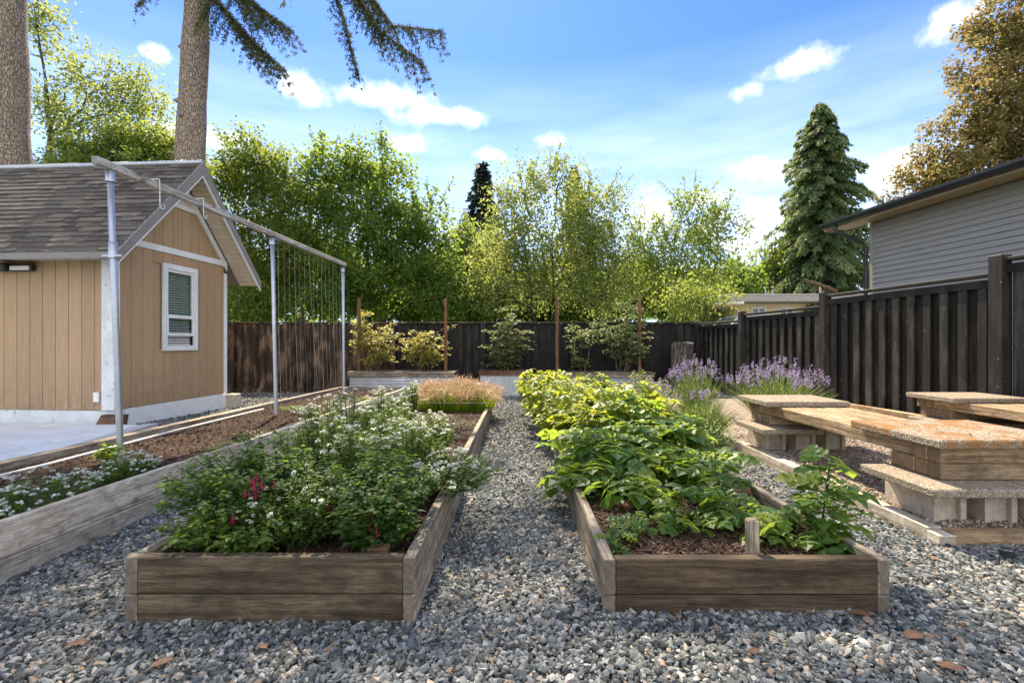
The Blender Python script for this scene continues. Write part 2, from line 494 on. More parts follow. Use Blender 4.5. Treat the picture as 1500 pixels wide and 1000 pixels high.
stone_mat('gravel_stone', [(0, (.027, .029, .028)), (.25, (.062, .069, .067)), (.5, (.125, .138, .133)), (.76, (.235, .246, .236)), (.9, (.41, .41, .385)), (.94, (.34, .26, .18)), (1, (.16, .10, .065))])
stone_mat('pea_stone', [(0, (.15, .11, .08)), (.4, (.32, .25, .19)), (.75, (.46, .38, .3)), (1, (.6, .55, .48))])
stone_mat('mulch_chip', [(0, (.025, .014, .010)), (.4, (.075, .042, .028)), (.75, (.14, .085, .055)), (1, (.26, .17, .11))], .9)


def ground_mats():
    m, nt = mat('gravel_bed')
    v = coords(nt, (1, 1, 1), jitter=False)
    vo = nd(nt, 'ShaderNodeTexVoronoi'); nt.links.new(v, vo.inputs['Vector']); vo.inputs['Scale'].default_value = 42
    big = noise(nt, v, 1.2, 3)
    sep = nd(nt, 'ShaderNodeSeparateColor'); nt.links.new(vo.outputs['Color'], sep.inputs[0])
    c = ramp(nt, sep.outputs[0], [(0, (.035, .04, .045)), (.6, (.13, .14, .145)), (1, (.26, .26, .25))])
    c = mixc(nt, ramp(nt, big, [(.45, (0, 0, 0)), (.7, (.4, .4, .4))]), c, (.12, .09, .06))
    inv = math_(nt, 'SUBTRACT', 1.0, vo.outputs['Distance'])
    M['gravel_bed'] = finish(m, nt, c, .85, inv, .9, .015)
    m, nt = mat('pea_gravel_bed')
    v = coords(nt, (1, 1, 1), jitter=False)
    vo = nd(nt, 'ShaderNodeTexVoronoi'); nt.links.new(v, vo.inputs['Vector']); vo.inputs['Scale'].default_value = 75
    sep = nd(nt, 'ShaderNodeSeparateColor'); nt.links.new(vo.outputs['Color'], sep.inputs[0])
    c = ramp(nt, sep.outputs[0], [(0, (.09, .06, .045)), (.6, (.25, .19, .14)), (1, (.42, .36, .3))])
    M['pea_gravel_bed'] = finish(m, nt, c, .9, math_(nt, 'SUBTRACT', 1.0, vo.outputs['Distance']), .8, .01)
    m, nt = mat('bark_soil')
    v = coords(nt, (1, 1, 1), jitter=False)
    n = noise(nt, v, 55, 6, .7); b = noise(nt, v, 3, 4)
    c = ramp(nt, n, [(.3, (.018, .011, .008)), (.55, (.06, .037, .025)), (.75, (.13, .085, .055))])
    c = mixc(nt, ramp(nt, b, [(.5, (0, 0, 0)), (.7, (.6, .6, .6))]), c, (.10, .062, .04))
    M['bark_soil'] = finish(m, nt, c, .95, n, 1.0, .02, spec=.15)
    m, nt = mat('lawn')
    v = coords(nt, (1, 1, 1), jitter=False)
    n = noise(nt, v, 30, 6, .7); b = noise(nt, v, .4, 3)
    c = ramp(nt, n, [(.3, (.03, .05, .012)), (.7, (.08, .12, .03))])
    c = mixc(nt, ramp(nt, b, [(.4, (0, 0, 0)), (.7, (.6, .6, .6))]), c, (.12, .12, .04))
    M['lawn'] = finish(m, nt, c, .95, n, .8, .03)
    # exposed aggregate paver: small pebbles
    for nm, mossy in (('aggregate_paver', 0), ('mossy_paver', 1)):
        m, nt = mat(nm)
        v = coords(nt, (1, 1, 1), jitter=False)
        vo = nd(nt, 'ShaderNodeTexVoronoi'); nt.links.new(v, vo.inputs['Vector']); vo.inputs['Scale'].default_value = 95
        sep = nd(nt, 'ShaderNodeSeparateColor'); nt.links.new(vo.outputs['Color'], sep.inputs[0])
        c = ramp(nt, sep.outputs[0], [(0, (.15, .11, .07)), (.5, (.33, .26, .175)), (1, (.54, .45, .32))])
        c = mixc(nt, ramp(nt, vo.outputs['Distance'], [(.3, (0, 0, 0)), (.6, (.8, .8, .8))]), c, (.2, .17, .135))
        if mossy:
            b = noise(nt, v, 4.2, 5, .6, .4)
            c = mixc(nt, ramp(nt, b, [(.455, (0, 0, 0)), (.56, (.9, .9, .9))]), c, (.25, .12, .035))
        M[nm] = finish(m, nt, c, .95, math_(nt, 'SUBTRACT', 1.0, vo.outputs['Distance']), .9, .008)


ground_mats()


def glass():
    m, nt = mat('window_glass')
    t = nd(nt, 'ShaderNodeBsdfTransparent'); t.inputs[0].default_value = (.8, .85, .84, 1)
    g = nd(nt, 'ShaderNodeBsdfGlossy'); g.inputs['Roughness'].default_value = .015; g.inputs['Color'].default_value = (.9, .95, .93, 1)
    f = nd(nt, 'ShaderNodeLayerWeight'); f.inputs[0].default_value = .5
    a = math_(nt, 'ADD', math_(nt, 'MULTIPLY', math_(nt, 'POWER', f.outputs['Facing'], 4.0), .9), .05, True)
    mx = nd(nt, 'ShaderNodeMixShader'); nt.links.new(a, mx.inputs[0])
    nt.links.new(t.outputs[0], mx.inputs[1]); nt.links.new(g.outputs[0], mx.inputs[2])
    o = nd(nt, 'ShaderNodeOutputMaterial'); nt.links.new(mx.outputs[0], o.inputs[0])
    M['window_glass'] = m


glass()
# ================================================================== setting
def grid_sheet(name, x0, x1, y0, y1, nx, ny, zf, mt, kind='structure'):
    xs, ys = np.linspace(x0, x1, nx), np.linspace(y0, y1, ny)
    X, Y = np.meshgrid(xs, ys, indexing='ij')
    Z = zf(X, Y)
    v = np.stack([X, Y, Z], -1).reshape(-1, 3)
    i, j = np.meshgrid(np.arange(nx - 1), np.arange(ny - 1), indexing='ij')
    a = (i * ny + j).ravel()
    q = np.stack([a, a + ny, a + ny + 1, a + 1], -1)
    b = MB().add(v, [q], 0.5)
    return tag(b.build(name, mt, smooth=True), kind=kind)


grid_sheet('ground', -500, 500, -60, 900, 3, 3, lambda x, y: np.full_like(x, -0.23), 'lawn')
grid_sheet('gravel_yard', -10.5, 6.4, -4, 13.35, 60, 60, lambda x, y: gz(y) - .008, 'gravel_bed')
b = MB().box((10.8, 19, .0), (13, 10.6, .5), bev=.02)
tag(b.build('driveway', 'concrete'), kind='structure')

# concrete patio beside the shed, with a darker kerb strip and a crack line
b = MB().prism([(-10.4, 2.0, .03), (-4.75, 2.0, .03), (-4.9, 5.2, .02), (-5.32, 6.86, .0), (-10.4, 7.2, .0)], (0, 0, -.16))
tag(b.build('patio', 'chipped_white_paint'), kind='structure')
b = MB().prism([(-4.745, 2.0, .045), (-4.6, 2.0, .045), (-4.74, 5.2, .035), (-5.15, 6.95, .01), (-5.315, 6.87, .01), (-4.895, 5.2, .035)], (0, 0, -.2))
tag(b.build('patio_kerb', 'concrete'), kind='structure')
# raised seating pad of pea gravel
grid_sheet('pea_gravel_pad', 2.535, 5.75, 2.895, 9.2, 40, 60, lambda x, y: .045 + .012 * fbm(x, y, 3, 3, 5) + .05 * np.clip((y - 6) / 3, 0, 1), 'pea_gravel_bed')


def soil_z(x, y, base, amp, seed):
    return base + amp * (fbm(x, y, 2.2, 4, seed) - .45) + .25 * amp * (fbm(x, y, 14, 2, seed + 9) - .4)


SOIL_A = lambda x, y: soil_z(x, y, .205 - .017 * (y - 2), .06, 11)
SOIL_B = lambda x, y: soil_z(x, y, .17 - .017 * (y - 2), .07, 23)
SOIL_C = lambda x, y: soil_z(x, y, .165 - .008 * (y - 2), .10, 31) + .03 * np.clip((-3.2 - x), -.4, .4)
grid_sheet('soil', -1.578, -.471, 2.055, 8.4, 50, 220, SOIL_A, 'bark_soil')
grid_sheet('soil', .426, 1.558, 2.133, 9.2, 50, 240, SOIL_B, 'bark_soil')
grid_sheet('soil', -3.95, -2.552, .6, 10.6, 60, 280, SOIL_C, 'bark_soil')

# ================================================================== raised beds
def sloped_box(b, x0, x1, y0, y1, za, zb, rnd=None, slope=-.017, yref=2.0, bev=.004):
    """Timber along Y that follows the fall of the ground; za, zb are bottom and top at yref."""
    c = ((x0 + x1) / 2, (y0 + y1) / 2, (za + zb) / 2 + slope * ((y0 + y1) / 2 - yref))
    a = math.atan(slope)
    rot = [[1, 0, 0], [0, math.cos(a), -math.sin(a)], [0, math.sin(a), math.cos(a)]]
    b.box(c, (x1 - x0, y1 - y0, zb - za), rot, bev, rnd)
    return b


def raised_bed(label, x0, x1, y0, y1, ztop, zmid, joint, fmat):
    t = thing('raised_bed', ((x0 + x1) / 2, y0, 0), label, 'raised bed', 'long timber raised beds')
    th = .05
    for z0, z1 in ((-.12, zmid - .002), (zmid + .002, ztop)):
        MB().box(((x0 + x1) / 2, y0 + th / 2 + .002, (z0 + z1) / 2), (x1 - x0 - 2 * th - .004, th, z1 - z0)).build('front_board', fmat, t)
        for xs in (x0, x1 - th):
            off = .012 if xs == x0 else -.006
            mid = joint
            sloped_box(MB(), xs, xs + th, y0, mid - .003, z0, z1).build('side_board', 'weathered_y', t)
            sloped_box(MB(), xs + off, xs + th + off, mid + .003, y1, z0, z1 - .012).build('side_board', 'weathered_y', t)
        MB().box(((x0 + x1) / 2, y1 - th / 2, (z0 + z1) / 2 - .017 * (y1 - 2)), (x1 - x0 - 2 * th - .004, th, z1 - z0)).build('end_board', 'weathered_x', t)
    for xs in (x0 + th + .035, x1 - th - .035):
        MB().box((xs, y0 + th + .04, ztop / 2 - .03), (.06, .06, ztop - .02)).build('corner_post', 'weathered_z', t)
    return t


raised_bed('weathered timber raised bed filled with fuchsias and flat white flower heads', -1.627, -.4216, 2.004, 8.45, .271, .118, 5.2, 'dun_timber_x')
raised_bed('brown fronted timber raised bed full of broad leafy vegetable plants', .3757, 1.608, 2.082, 9.3, .228, .075, 4.25, 'brown_timber_x')
t = thing('raised_bed', (-3.25, 1, 0), 'long pale timber border bed with bare bark mulch under the clothesline frame', 'raised bed', 'long timber raised beds')
for z0, z1, off in ((-.13, .163, .006), (.167, .345, 0)):
    for k, (ya, yb) in enumerate(((.5, 3.62), (3.626, 7.1), (7.106, 10.7))):
        sloped_box(MB(), -2.55 + off + .004 * k, -2.5 + off + .004 * k, ya, yb, z0 - .05, z1 - .05, rnd=.8).build('side_board', 'pale_timber_y', t)
for k, (ya, yb) in enumerate(((.5, 4.6), (4.605, 7.9), (7.905, 11.2))):
    sloped_box(MB(), -4.06 - .01 * k, -3.955 - .01 * k, ya, yb, .08, .235, slope=-.0115, yref=3.7).build('rail', 'weathered_y', t)
MB().box((-3.25, 10.72, .03), (1.4, .05, .3)).build('end_board', 'weathered_x', t)

b = MB(); b.tube([(-3.86, .6, .205), (-3.86, 2.4, .185), (-3.84, 4.0, .165), (-3.81, 5.4, .18), (-3.83, 7.3, .16)], .015, 10)
tag(b.build('water_pipe', 'white_pipe', loc=(-3.84, 3, .2), smooth=True), 'thin white plastic pipe lying on the mulch against the border rail', 'pipe')

o = MB().box((1.066, 2.19, .21), (.052, .045, .31), bev=.008).build('wooden_stake', 'weathered_z', loc=(1.066, 2.19, .1))
tag(o, 'short square wooden stub standing behind the front board of the leafy bed', 'stake')
b = MB().box((-.60, 2.10, .235), (.09, .06, .09), bev=.006)
tag(b.build('wood_block', 'rusty_wood_x', loc=(-.6, 2.1, .2)), 'small wood block in the inner corner of the fuchsia bed', 'block')

# timber edging of the seating pad
t = thing('timber_edging', (2.48, 2.84, 0), 'pale timber edging framing the pea gravel pad under the benches', 'edging')
MB().box((2.487, 4.63, .0), (.09, 3.5, .13)).build('edge_timber', 'pale_timber_y', t)
MB().box((4.1, 2.845, -.005), (3.13, .09, .125)).build('edge_timber', 'tan_timber_x', t)
MB().box((2.484, 2.83, -.01), (.1, .09, .118)).build('corner_block', 'pale_timber_y', t)
MB().box((2.49, 7.9, -.03), (.09, 3.0, .12)).build('edge_timber', 'pale_timber_y', t)

# ================================================================== clothesline frame
t = thing('trellis_frame', (-3.37, 4.12, .1), 'tall clothesline frame of galvanised poles carrying one long grey timber beam', 'frame')
beam_a, beam_b = np.array([-3.475, 3.98, 2.665]), np.array([-3.39, 9.55, 2.70])
d = beam_b - beam_a; L = np.linalg.norm(d); d /= L
x_ = np.cross(d, [0, 0, 1]); x_ /= np.linalg.norm(x_); z_ = np.cross(x_, d)
MB().box((beam_a + beam_b) / 2, (.062, L, .066), np.stack([x_, d, z_], 1), .006).build('beam', 'beam_wood', t)
for k, (xb, yb, zb, xt, r) in enumerate(((-3.37, 4.12, .05, -3.465, .0245), (-3.37, 6.78, -.02, -3.43, .0255), (-3.37, 9.43, .02, -3.392, .027))):
    ft = 2.62 + .004 * k
    p = MB().tube([(xb, yb, zb), ((xb + xt) / 2, yb, (zb + ft) / 2), (xt, yb, ft)], r, 18).build('pole', 'galvanised_steel', t, smooth=True)
    MB().tube([(xt, yb, ft - .09), (xt, yb, ft)], r + .009, 18).build('collar', 'galvanised_steel', t, smooth=True)
    if k == 0:
        zc = 1.95; xc = xb + (xt - xb) * (zc - zb) / (ft - zb)
        MB().tube([(xc, yb, zc - .07), (xc, yb, zc + .07)], r + .008, 18).build('clamp', 'galvanised_steel', t, smooth=True)
        MB().box((xc, yb - .01, zc - .05), (.17, .02, .02)).build('clamp_bar', 'galvanised_steel', t)


def jhook(y, drop, rad, label):
    f = (y - beam_a[1]) / (beam_b[1] - beam_a[1]); x, zt = (beam_a + (beam_b - beam_a) * f)[[0, 2]]
    x += .05
    pts = [(x - .1, y, zt + .052), (x, y, zt + .052), (x + .004, y, zt + .03), (x + .006, y, zt - drop)]
    for a in np.linspace(0, np.pi * 1.15, 9)[1:]:
        pts.append((x + .006, y + rad - rad * math.cos(a), zt - drop - rad * math.sin(a)))
    tag(MB().tube(pts, .0045, 8).build('hook', 'white_wire', loc=(x, y, zt), smooth=True), label, 'hook', 'wire hooks on the beam')


jhook(4.62, .19, .032, 'white J-shaped wire hook hanging near the free end of the beam')
jhook(5.25, .13, .028, 'smaller curled white hook hanging before the shed gable')
for k in range(15):
    y = 6.95 + k * .165
    f = (y - beam_a[1]) / (beam_b[1] - beam_a[1]); p = beam_a + (beam_b - beam_a) * f
    sl = (.0, .02, -.03, .05, .0, .02, .3, -.02, .0)[k % 9]
    b = MB().tube([(p[0], y, p[2] - .04), (p[0] + .01, y + sl * .5, 1.3), (p[0] + .05, y + sl, .12)], .0010 if k % 3 else .0017, 5)
    tag(b.build('garden_string', 'string', loc=(p[0], y, .12)), 'thin vertical garden string tied from the beam down to the mulch', 'string', 'strings between the two far clothesline poles')

# ================================================================== shed
A_SH = R(-4.04)
C0 = np.array([-5.83, 7.0])
ex, ey = np.array([math.cos(A_SH), math.sin(A_SH)]), np.array([-math.sin(A_SH), math.cos(A_SH)])
ROT = np.array([[ex[0], ey[0], 0], [ex[1], ey[1], 0], [0, 0, 1]])


def sp(x, y, z):
    p = C0 + ex * x + ey * y
    return np.array([p[0], p[1], z])


def sbox(b, x0, x1, y0, y1, z0, z1, bev=.003, rnd=None):
    return b.box(sp((x0 + x1) / 2, (y0 + y1) / 2, (z0 + z1) / 2), (x1 - x0, y1 - y0, z1 - z0), ROT, bev, rnd)


SH = thing('garden_shed', (C0[0], C0[1], 0), 'tan board sided garden shed with a steep dark shingle roof and white trim', 'shed', rz=A_SH)
DY, OX, OY, ZR, ZE = 2.42, .41, .40, 4.185, 2.40
SL = (ZR - ZE) / (DY / 2 + OY)
Z0 = .183
under = lambda y: ZR - .13 - SL * abs(y - DY / 2)
# front wall boards
b = MB()
sbox(b, -5.5, -.02, .02, .06, Z0, 2.5)
k = 0
x = -.1
while x > -5.4:
    sbox(b, x - .198, x, 0, .02, Z0, 2.42, .004); x -= .204
b.build('front_wall', 'tan_siding', SH)
b = MB()
y = .09
edges = []
while y < DY - .08:
    y1 = min(y + .2, DY - .07)
    if y1 - y > .03:
        for (ya, yb) in ([(y, y1)] if not (y < DY / 2 < y1) else [(y, DY / 2), (DY / 2, y1)]):
            g = .003
            za, zb = min(under(ya), 3.43), min(under(yb), 3.43)
            # leave the opening of the window
            for lo, hia, hib in (((Z0, za, zb),) if (yb < .86 or ya > 1.6) else ((Z0, 1.05, 1.05), (2.45, za, zb))):
                b.prism([sp(0, ya + g, lo), sp(0, yb - g, lo), sp(0, yb - g, hib), sp(0, ya + g, hia)], np.append(ex * -.02, 0))
    y = y1 + .001
b.prism([sp(-.022, .05, Z0), sp(-.022, .87, Z0), sp(-.022, .87, 2.9), sp(-.022, .05, 2.55)], np.append(ex * -.02, 0))
b.prism([sp(-.022, 1.58, Z0), sp(-.022, DY - .05, Z0), sp(-.022, DY - .05, 2.55), sp(-.022, 1.58, 2.9)], np.append(ex * -.02, 0))
b.prism([sp(-.022, .87, Z0), sp(-.022, 1.58, Z0), sp(-.022, 1.58, 1.06), sp(-.022, .87, 1.06)], np.append(ex * -.02, 0))
b.prism([sp(-.022, .87, 2.44), sp(-.022, 1.58, 2.44), sp(-.022, DY / 2, under(DY / 2) - .05)], np.append(ex * -.02, 0))
b.build('gable_wall', 'tan_siding', SH)
# back and far end walls
b = MB(); sbox(b, -5.5, -.03, DY - .06, DY, Z0, 2.45); sbox(b, -5.5, -5.45, .07, DY - .07, Z0, 2.45)
b.build('rear_wall', 'tan_siding', SH)
# cream boards above the collar
b = MB(); z = 3.515
while z < ZR - .2:
    hw = (ZR - .15 - z) / SL; hw2 = (ZR - .15 - min(z + .085, ZR - .16)) / SL
    b.prism([sp(.012, DY / 2 - hw, z), sp(.012, DY / 2 + hw, z), sp(.012, DY / 2 + hw2, z + .085), sp(.012, DY / 2 - hw2, z + .085)], np.append(ex * -.03, 0)); z += .092
b.build('gable_boards', 'white_cream' if 'white_cream' in M else plain('white_cream', (.62, .52, .40), .6, .08, 4), SH)
# trim
b = MB()
sbox(b, -.185, .012, -.014, .0, Z0 - .0, 2.42); sbox(b, 0, .014, -.012, .085, Z0, 2.46)
b.build('corner_trim', 'chipped_white_paint', SH)
b = MB(); sbox(b, 0, .016, DY - .075, DY + .012, Z0, 2.5); b.build('corner_trim', 'white_paint', SH)
b = MB(); sbox(b, 0, .022, .09, DY - .08, 2.635, 2.735); b.build('band_trim', 'white_paint', SH)
b = MB(); sbox(b, 0, .03, DY / 2 - .43, DY / 2 + .43, 3.435, 3.515); b.build('collar_trim', 'white_paint', SH)
for s in (-1, 1):
    y0, y1 = DY / 2 + s * .03, DY / 2 + s * (DY / 2 + .0)
    b = MB().prism([sp(.026, y0, under(y0) - .02), sp(.026, y1, under(y1) - .02), sp(.026, y1, under(y1) - .16), sp(.026, y0, under(y0) - .16)], np.append(ex * -.024, 0))
    b.build('rake_trim', 'white_paint', SH)
# foundation
b = MB(); sbox(b, -5.5, .0, .012, .2, -.2, Z0 - .004, .012); b.build('foundation', 'chipped_white_paint', SH)
b = MB(); sbox(b, -.19, .004, .2, DY - .0, -.25, Z0 - .004, .012); b.build('foundation', 'white_paint', SH)
# roof deck, shingles, fascia, soffit
for s in (-1, 1):
    ye = DY / 2 + s * (DY / 2 + OY)
    n = np.array([0, s * SL, 1]); n /= np.linalg.norm(n)
    top = [sp(-5.9, DY / 2, ZR), sp(OX, DY / 2, ZR), sp(OX, ye, ZE), sp(-5.9, ye, ZE)]
    b = MB().prism(top, (0, 0, -.06)); b.build('roof_deck', 'fascia_brown', SH)
    b = MB()
    run = math.hypot(DY / 2 + OY, ZR - ZE); rows = 20; rh = run / rows
    for r in range(rows):
        xx = -5.9 + rng.random() * -.2
        while xx < OX + .01:
            w = .16 + rng.random() * .17
            xa, xb = max(xx, -5.9), min(xx + w - .004, OX + .02)
            if xb - xa > .02:
                f0, f1 = r / rows, min((r + 1.15) / rows, 1.005)
                th = .010 + rng.random() * .010
                yy = lambda f: DY / 2 + s * f * (DY / 2 + OY)
                zz = lambda f: ZR + f * (ZE - ZR)
                up = .012 * (r % 2 == 0) * 0
                p = [sp(xa, yy(f0), zz(f0) + .004), sp(xb, yy(f0), zz(f0) + .004), sp(xb, yy(f1), zz(f1) + .018 + th), sp(xa, yy(f1), zz(f1) + .018 + th)]
                b.prism(p, (0, 0, -.016))
            xx += w
    b.build('shingles', 'asphalt_shingle', SH)
    # rake fascia: grey board with a white lip below
    hw = .155
    yb, yt = ye + s * .02, DY / 2
    zb, ztp = ZE + .0, ZR + .02
    b = MB().prism([sp(OX + .012, yt, ztp), sp(OX + .012, yb, zb), sp(OX + .012, yb, zb - hw), sp(OX + .012, yt, ztp - hw * 1.35)], np.append(ex * .03, 0))
    b.build('rake_fascia', 'fascia_brown', SH)
    b = MB().prism([sp(OX + .004, yt, ztp - hw * 1.35 - .002), sp(OX + .004, yb, zb - hw - .002), sp(OX + .004, yb, zb - hw - .035), sp(OX + .004, yt, ztp - hw * 1.35 - .035)], np.append(ex * .03, 0))
    b.build('rake_lip', 'white_paint', SH)
    # soffit boards under the overhang
    b = MB(); f = .03
    while f < .98:
        f2 = f + .036
        yy = lambda q: DY / 2 + s * q * (DY / 2 + OY)
        zz = lambda q: ZR - .085 + q * (ZE - ZR)
        b.prism([sp(.03, yy(f), zz(f)), sp(OX, yy(f), zz(f)), sp(OX, yy(f2), zz(f2)), sp(.03, yy(f2), zz(f2))], (0, 0, -.02)); f = f2 + .008
    b.build('gable_soffit', 'white_cream', SH)
b = MB()
for k in range(4):
    ya = -OY + .03 + k * .095
    sbox(b, -5.85, -.12, ya, ya + .088, 2.36, 2.375)
b.build('eave_soffit', 'pale_timber_y', SH)
b = MB(); sbox(b, -5.88, OX - .0, -OY - .018, -OY - .003, ZE - .09, ZE + .0); b.build('eave_fascia', 'fascia_brown', SH)
b = MB(); b.tube([sp(-5.9, DY / 2, ZR + .022), sp(OX + .02, DY / 2, ZR + .022)], .045, 10); b.build('ridge_cap', 'galvanised_steel', SH, smooth=True)
# window
W0, W1, V0, V1 = .855, 1.625, 1.03, 2.463
b = MB()
fw = .085
sbox(b, .0, .04, W0, W0 + fw, V0, V1); sbox(b, .0, .04, W1 - fw, W1, V0, V1)
sbox(b, .0, .042, W0 + fw, W1 - fw, V1 - fw, V1); sbox(b, .0, .05, W0 + fw, W1 - fw, V0, V0 + fw)
w = b.build('window', 'white_paint', SH)
w['label'] = 'white framed sash window with its lower sash raised'


def sub(b, nm, mt, par):
    """A sub-part: same frame as its parent part (which sits at its thing's origin)."""
    o = b.build(nm, mt, SH); o.parent = par; return o


b = MB()
a0, a1, c0, c1 = W0 + fw, W1 - fw, V0 + fw, V1 - fw
mid = c0 + .46
for (x0, x1, zz0, zz1) in ((-.02, .02, mid, c1), (.0, .03, c0 + .16, mid + .04)):
    s_ = .035
    sbox(b, x0, x1, a0, a0 + s_, zz0, zz1); sbox(b, x0, x1, a1 - s_, a1, zz0, zz1)
    sbox(b, x0, x1, a0 + s_, a1 - s_, zz0, zz0 + .05); sbox(b, x0, x1, a0 + s_, a1 - s_, zz1 - .045, zz1)
sub(b, 'sash', 'white_paint', w)
b = MB(); b.prism([sp(.0, a0 + .03, mid + .03), sp(.0, a1 - .03, mid + .03), sp(.0, a1 - .03, c1 - .03), sp(.0, a0 + .03, c1 - .03)], np.append(ex * -.004, 0))
b.prism([sp(.015, a0 + .03, c0 + .2), sp(.015, a1 - .03, c0 + .2), sp(.015, a1 - .03, mid + .02), sp(.015, a0 + .03, mid + .02)], np.append(ex * -.004, 0))
sub(b, 'pane', 'window_glass', w)
b = MB(); z = c0 + .02
tilt = np.array([[1, 0, 0], [0, 1, 0], [0, 0, 1.0]])
while z < c1:
    b.box(sp(-.045, (a0 + a1) / 2, z), (.036, a1 - a0 - .02, .004), ROT @ np.array([[.6, 0, .8], [0, 1, 0], [-.8, 0, .6]]), .001); z += .042
sub(b, 'blind', 'blind_slat', w)
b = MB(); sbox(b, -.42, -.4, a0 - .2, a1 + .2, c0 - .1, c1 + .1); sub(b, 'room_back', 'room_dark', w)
# lamp and outlet
b = MB(); sbox(b, -1.75, -1.19, -.10, -.02, 2.20, 2.31, .02); b.box(sp(-1.62, -.14, 2.25), (.2, .1, .12), ROT, .02); lamp = b.build('wall_lamp', 'black_metal', SH)
b = MB(); sbox(b, -1.5, -1.2, -.12, -.102, 2.21, 2.27, .008); sub(b, 'lamp_lens', 'lamp_glass', lamp)
b = MB(); sbox(b, -.30, -.215, -.03, -.002, .30, .445, .006); b.build('outlet_cover', 'white_paint', SH)

b = MB().box(sp(.07, DY + .1, -.0), (.2, .22, .32), ROT, .015)
tag(b.build('concrete_block', 'cinder_block', loc=sp(.07, DY + .1, -.1)), 'rough grey concrete block at the far foot of the shed gable wall', 'block')
b = MB().prism([sp(-.17, -.16, -.06), sp(.22, -.1, -.06), sp(.22, -.06, .13), sp(-.1, -.1, .13)], (0.004, .07, 0))
tag(b.build('wood_plank', 'rusty_wood_x', loc=sp(0, -.1, -.06)), 'dark offcut plank leaning on the white foundation at the shed corner', 'plank')

# ================================================================== fences
t = thing('back_fence', (0, 12.95, -.19), 'long board fence across the end of the garden, black with a browner weathered stretch', 'fence')
YF = 12.95
posts = [-9.6, -7.6, -5.72, -3.3, -.9, 1.5, 3.4]
for i, xp in enumerate(posts):
    tall = 1.86 if i in (2,) else 1.72
    MB().box((xp, YF - .05, (tall - .25) / 2), (.13, .1, tall + .25)).build('post', 'brown_fence' if i < 4 else 'black_fence', t)
for i in range(len(posts)):
    xa = posts[i] + .07
    xb = (posts[i + 1] - .07) if i + 1 < len(posts) else 4.83
    b = MB(); x = xa; k = 0
    while x < xb - .02:
        w = min(.205, xb - x)
        b.box((x + w / 2, YF + .035, .76), (w - .002, .02, 1.82), bev=.003)
        if w > .15: b.box((x + .09, YF + .008, .76), (.135, .022, 1.84), bev=.003)
        x += w
    mt = 'brown_fence' if i < 3 else 'black_fence'
    b.box(((xa + xb) / 2, YF + .06, .76), (xb - xa + .16, .012, 1.8), bev=.001, rnd=0)
    b.build('fence_panel', mt, t)
    MB().box(((xa + xb) / 2, YF + .0, 1.70), (xb - xa, .1, .035)).build('cap_rail', 'brown_fence' if i < 4 else 'post_fence', t)
    MB().box(((xa + xb) / 2, YF - .03, -.13), (xb - xa, .05, .14)).build('kick_board', 'brown_fence' if i < 4 else 'black_fence', t)

XF = lambda y: 6.2145 - .105 * y
FD = np.array([-.1044, .9945, 0]); FN = np.array([-.9945, -.1044, 0])     # along the fence, towards the garden
FROT = np.stack([-FN, FD, [0, 0, 1]], 1)
t = thing('side_fence', (XF(8), 8, 0), 'black board-on-board fence stepping down along the side of the garden', 'fence')
ypost = [12.9, 10.83, 8.33, 5.6, 3.0]
ztop = [1.66, 1.79, 1.965, 2.12]
for y, zt, w in zip(ypost, (1.72, 1.86, 2.03, 2.17, 2.2), (.13, .13, .13, .15, .14)):
    MB().box((XF(y) + FN[0] * .03, y, zt / 2 - .1), (.14, w, zt + .2), FROT, .006).build('post', 'post_fence', t)
for i in range(4):
    ya, yb = ypost[i + 1] + .075, ypost[i] - .075
    b = MB(); L = (yb - ya) / .9945; n = round(L / .235); st = L / n
    p0 = np.array([XF(ya), ya, 0])
    for k in range(n):
        c = p0 + FD * (k + .5) * st
        b.box(c + np.array([0, 0, ztop[i] / 2 - .06]) - FN * .045, (.02, st - .002, ztop[i] - .0), FROT, .003, .1 * rng.random())  # back boards toned darker, the shade in the gaps put into their colour
        b.box(c + np.array([0, 0, ztop[i] / 2 - .06]) + FN * .012 + FD * .01, (.03, .105, ztop[i] - .04), FROT, .003, .6 + .4 * rng.random())
    b.build('fence_panel', 'side_fence_board', t)
    c = p0 + FD * L / 2
    MB().box(c + np.array([0, 0, ztop[i] - .005]), (.12, L, .04), FROT, .005).build('cap_rail', 'post_fence', t)
    MB().box(c + np.array([0, 0, ztop[i] - .11]) - FN * .0 + FN * .036, (.02, L, .09), FROT, .004).build('upper_rail', 'black_fence', t)
b = MB().box(np.array([XF(7.5), 7.5, .1]) + FN * .14, (.09, 4.6, .2), FROT, .006)
tag(b.build('kick_timber', 'tan_timber_y', loc=np.array([XF(7.5), 7.5, 0]) + FN * .14), 'low timber laid along the foot of the black side fence', 'timber')

# ================================================================== benches
def cinder(b, x0, y0, z0, l=.40, w=.2, h=.205):
    """Hollow block seen from its grooved ends; length along Y."""
    r, d = .035, .03
    pl = [(0, 0), (r, 0), (r, d), (w - r, d), (w - r, 0), (w, 0), (w, l), (w - r, l), (w - r, l - d), (r, l - d), (r, l), (0, l)]
    b.prism([(x0 + x, y0 + y, z0) for x, y in pl], (0, 0, h))


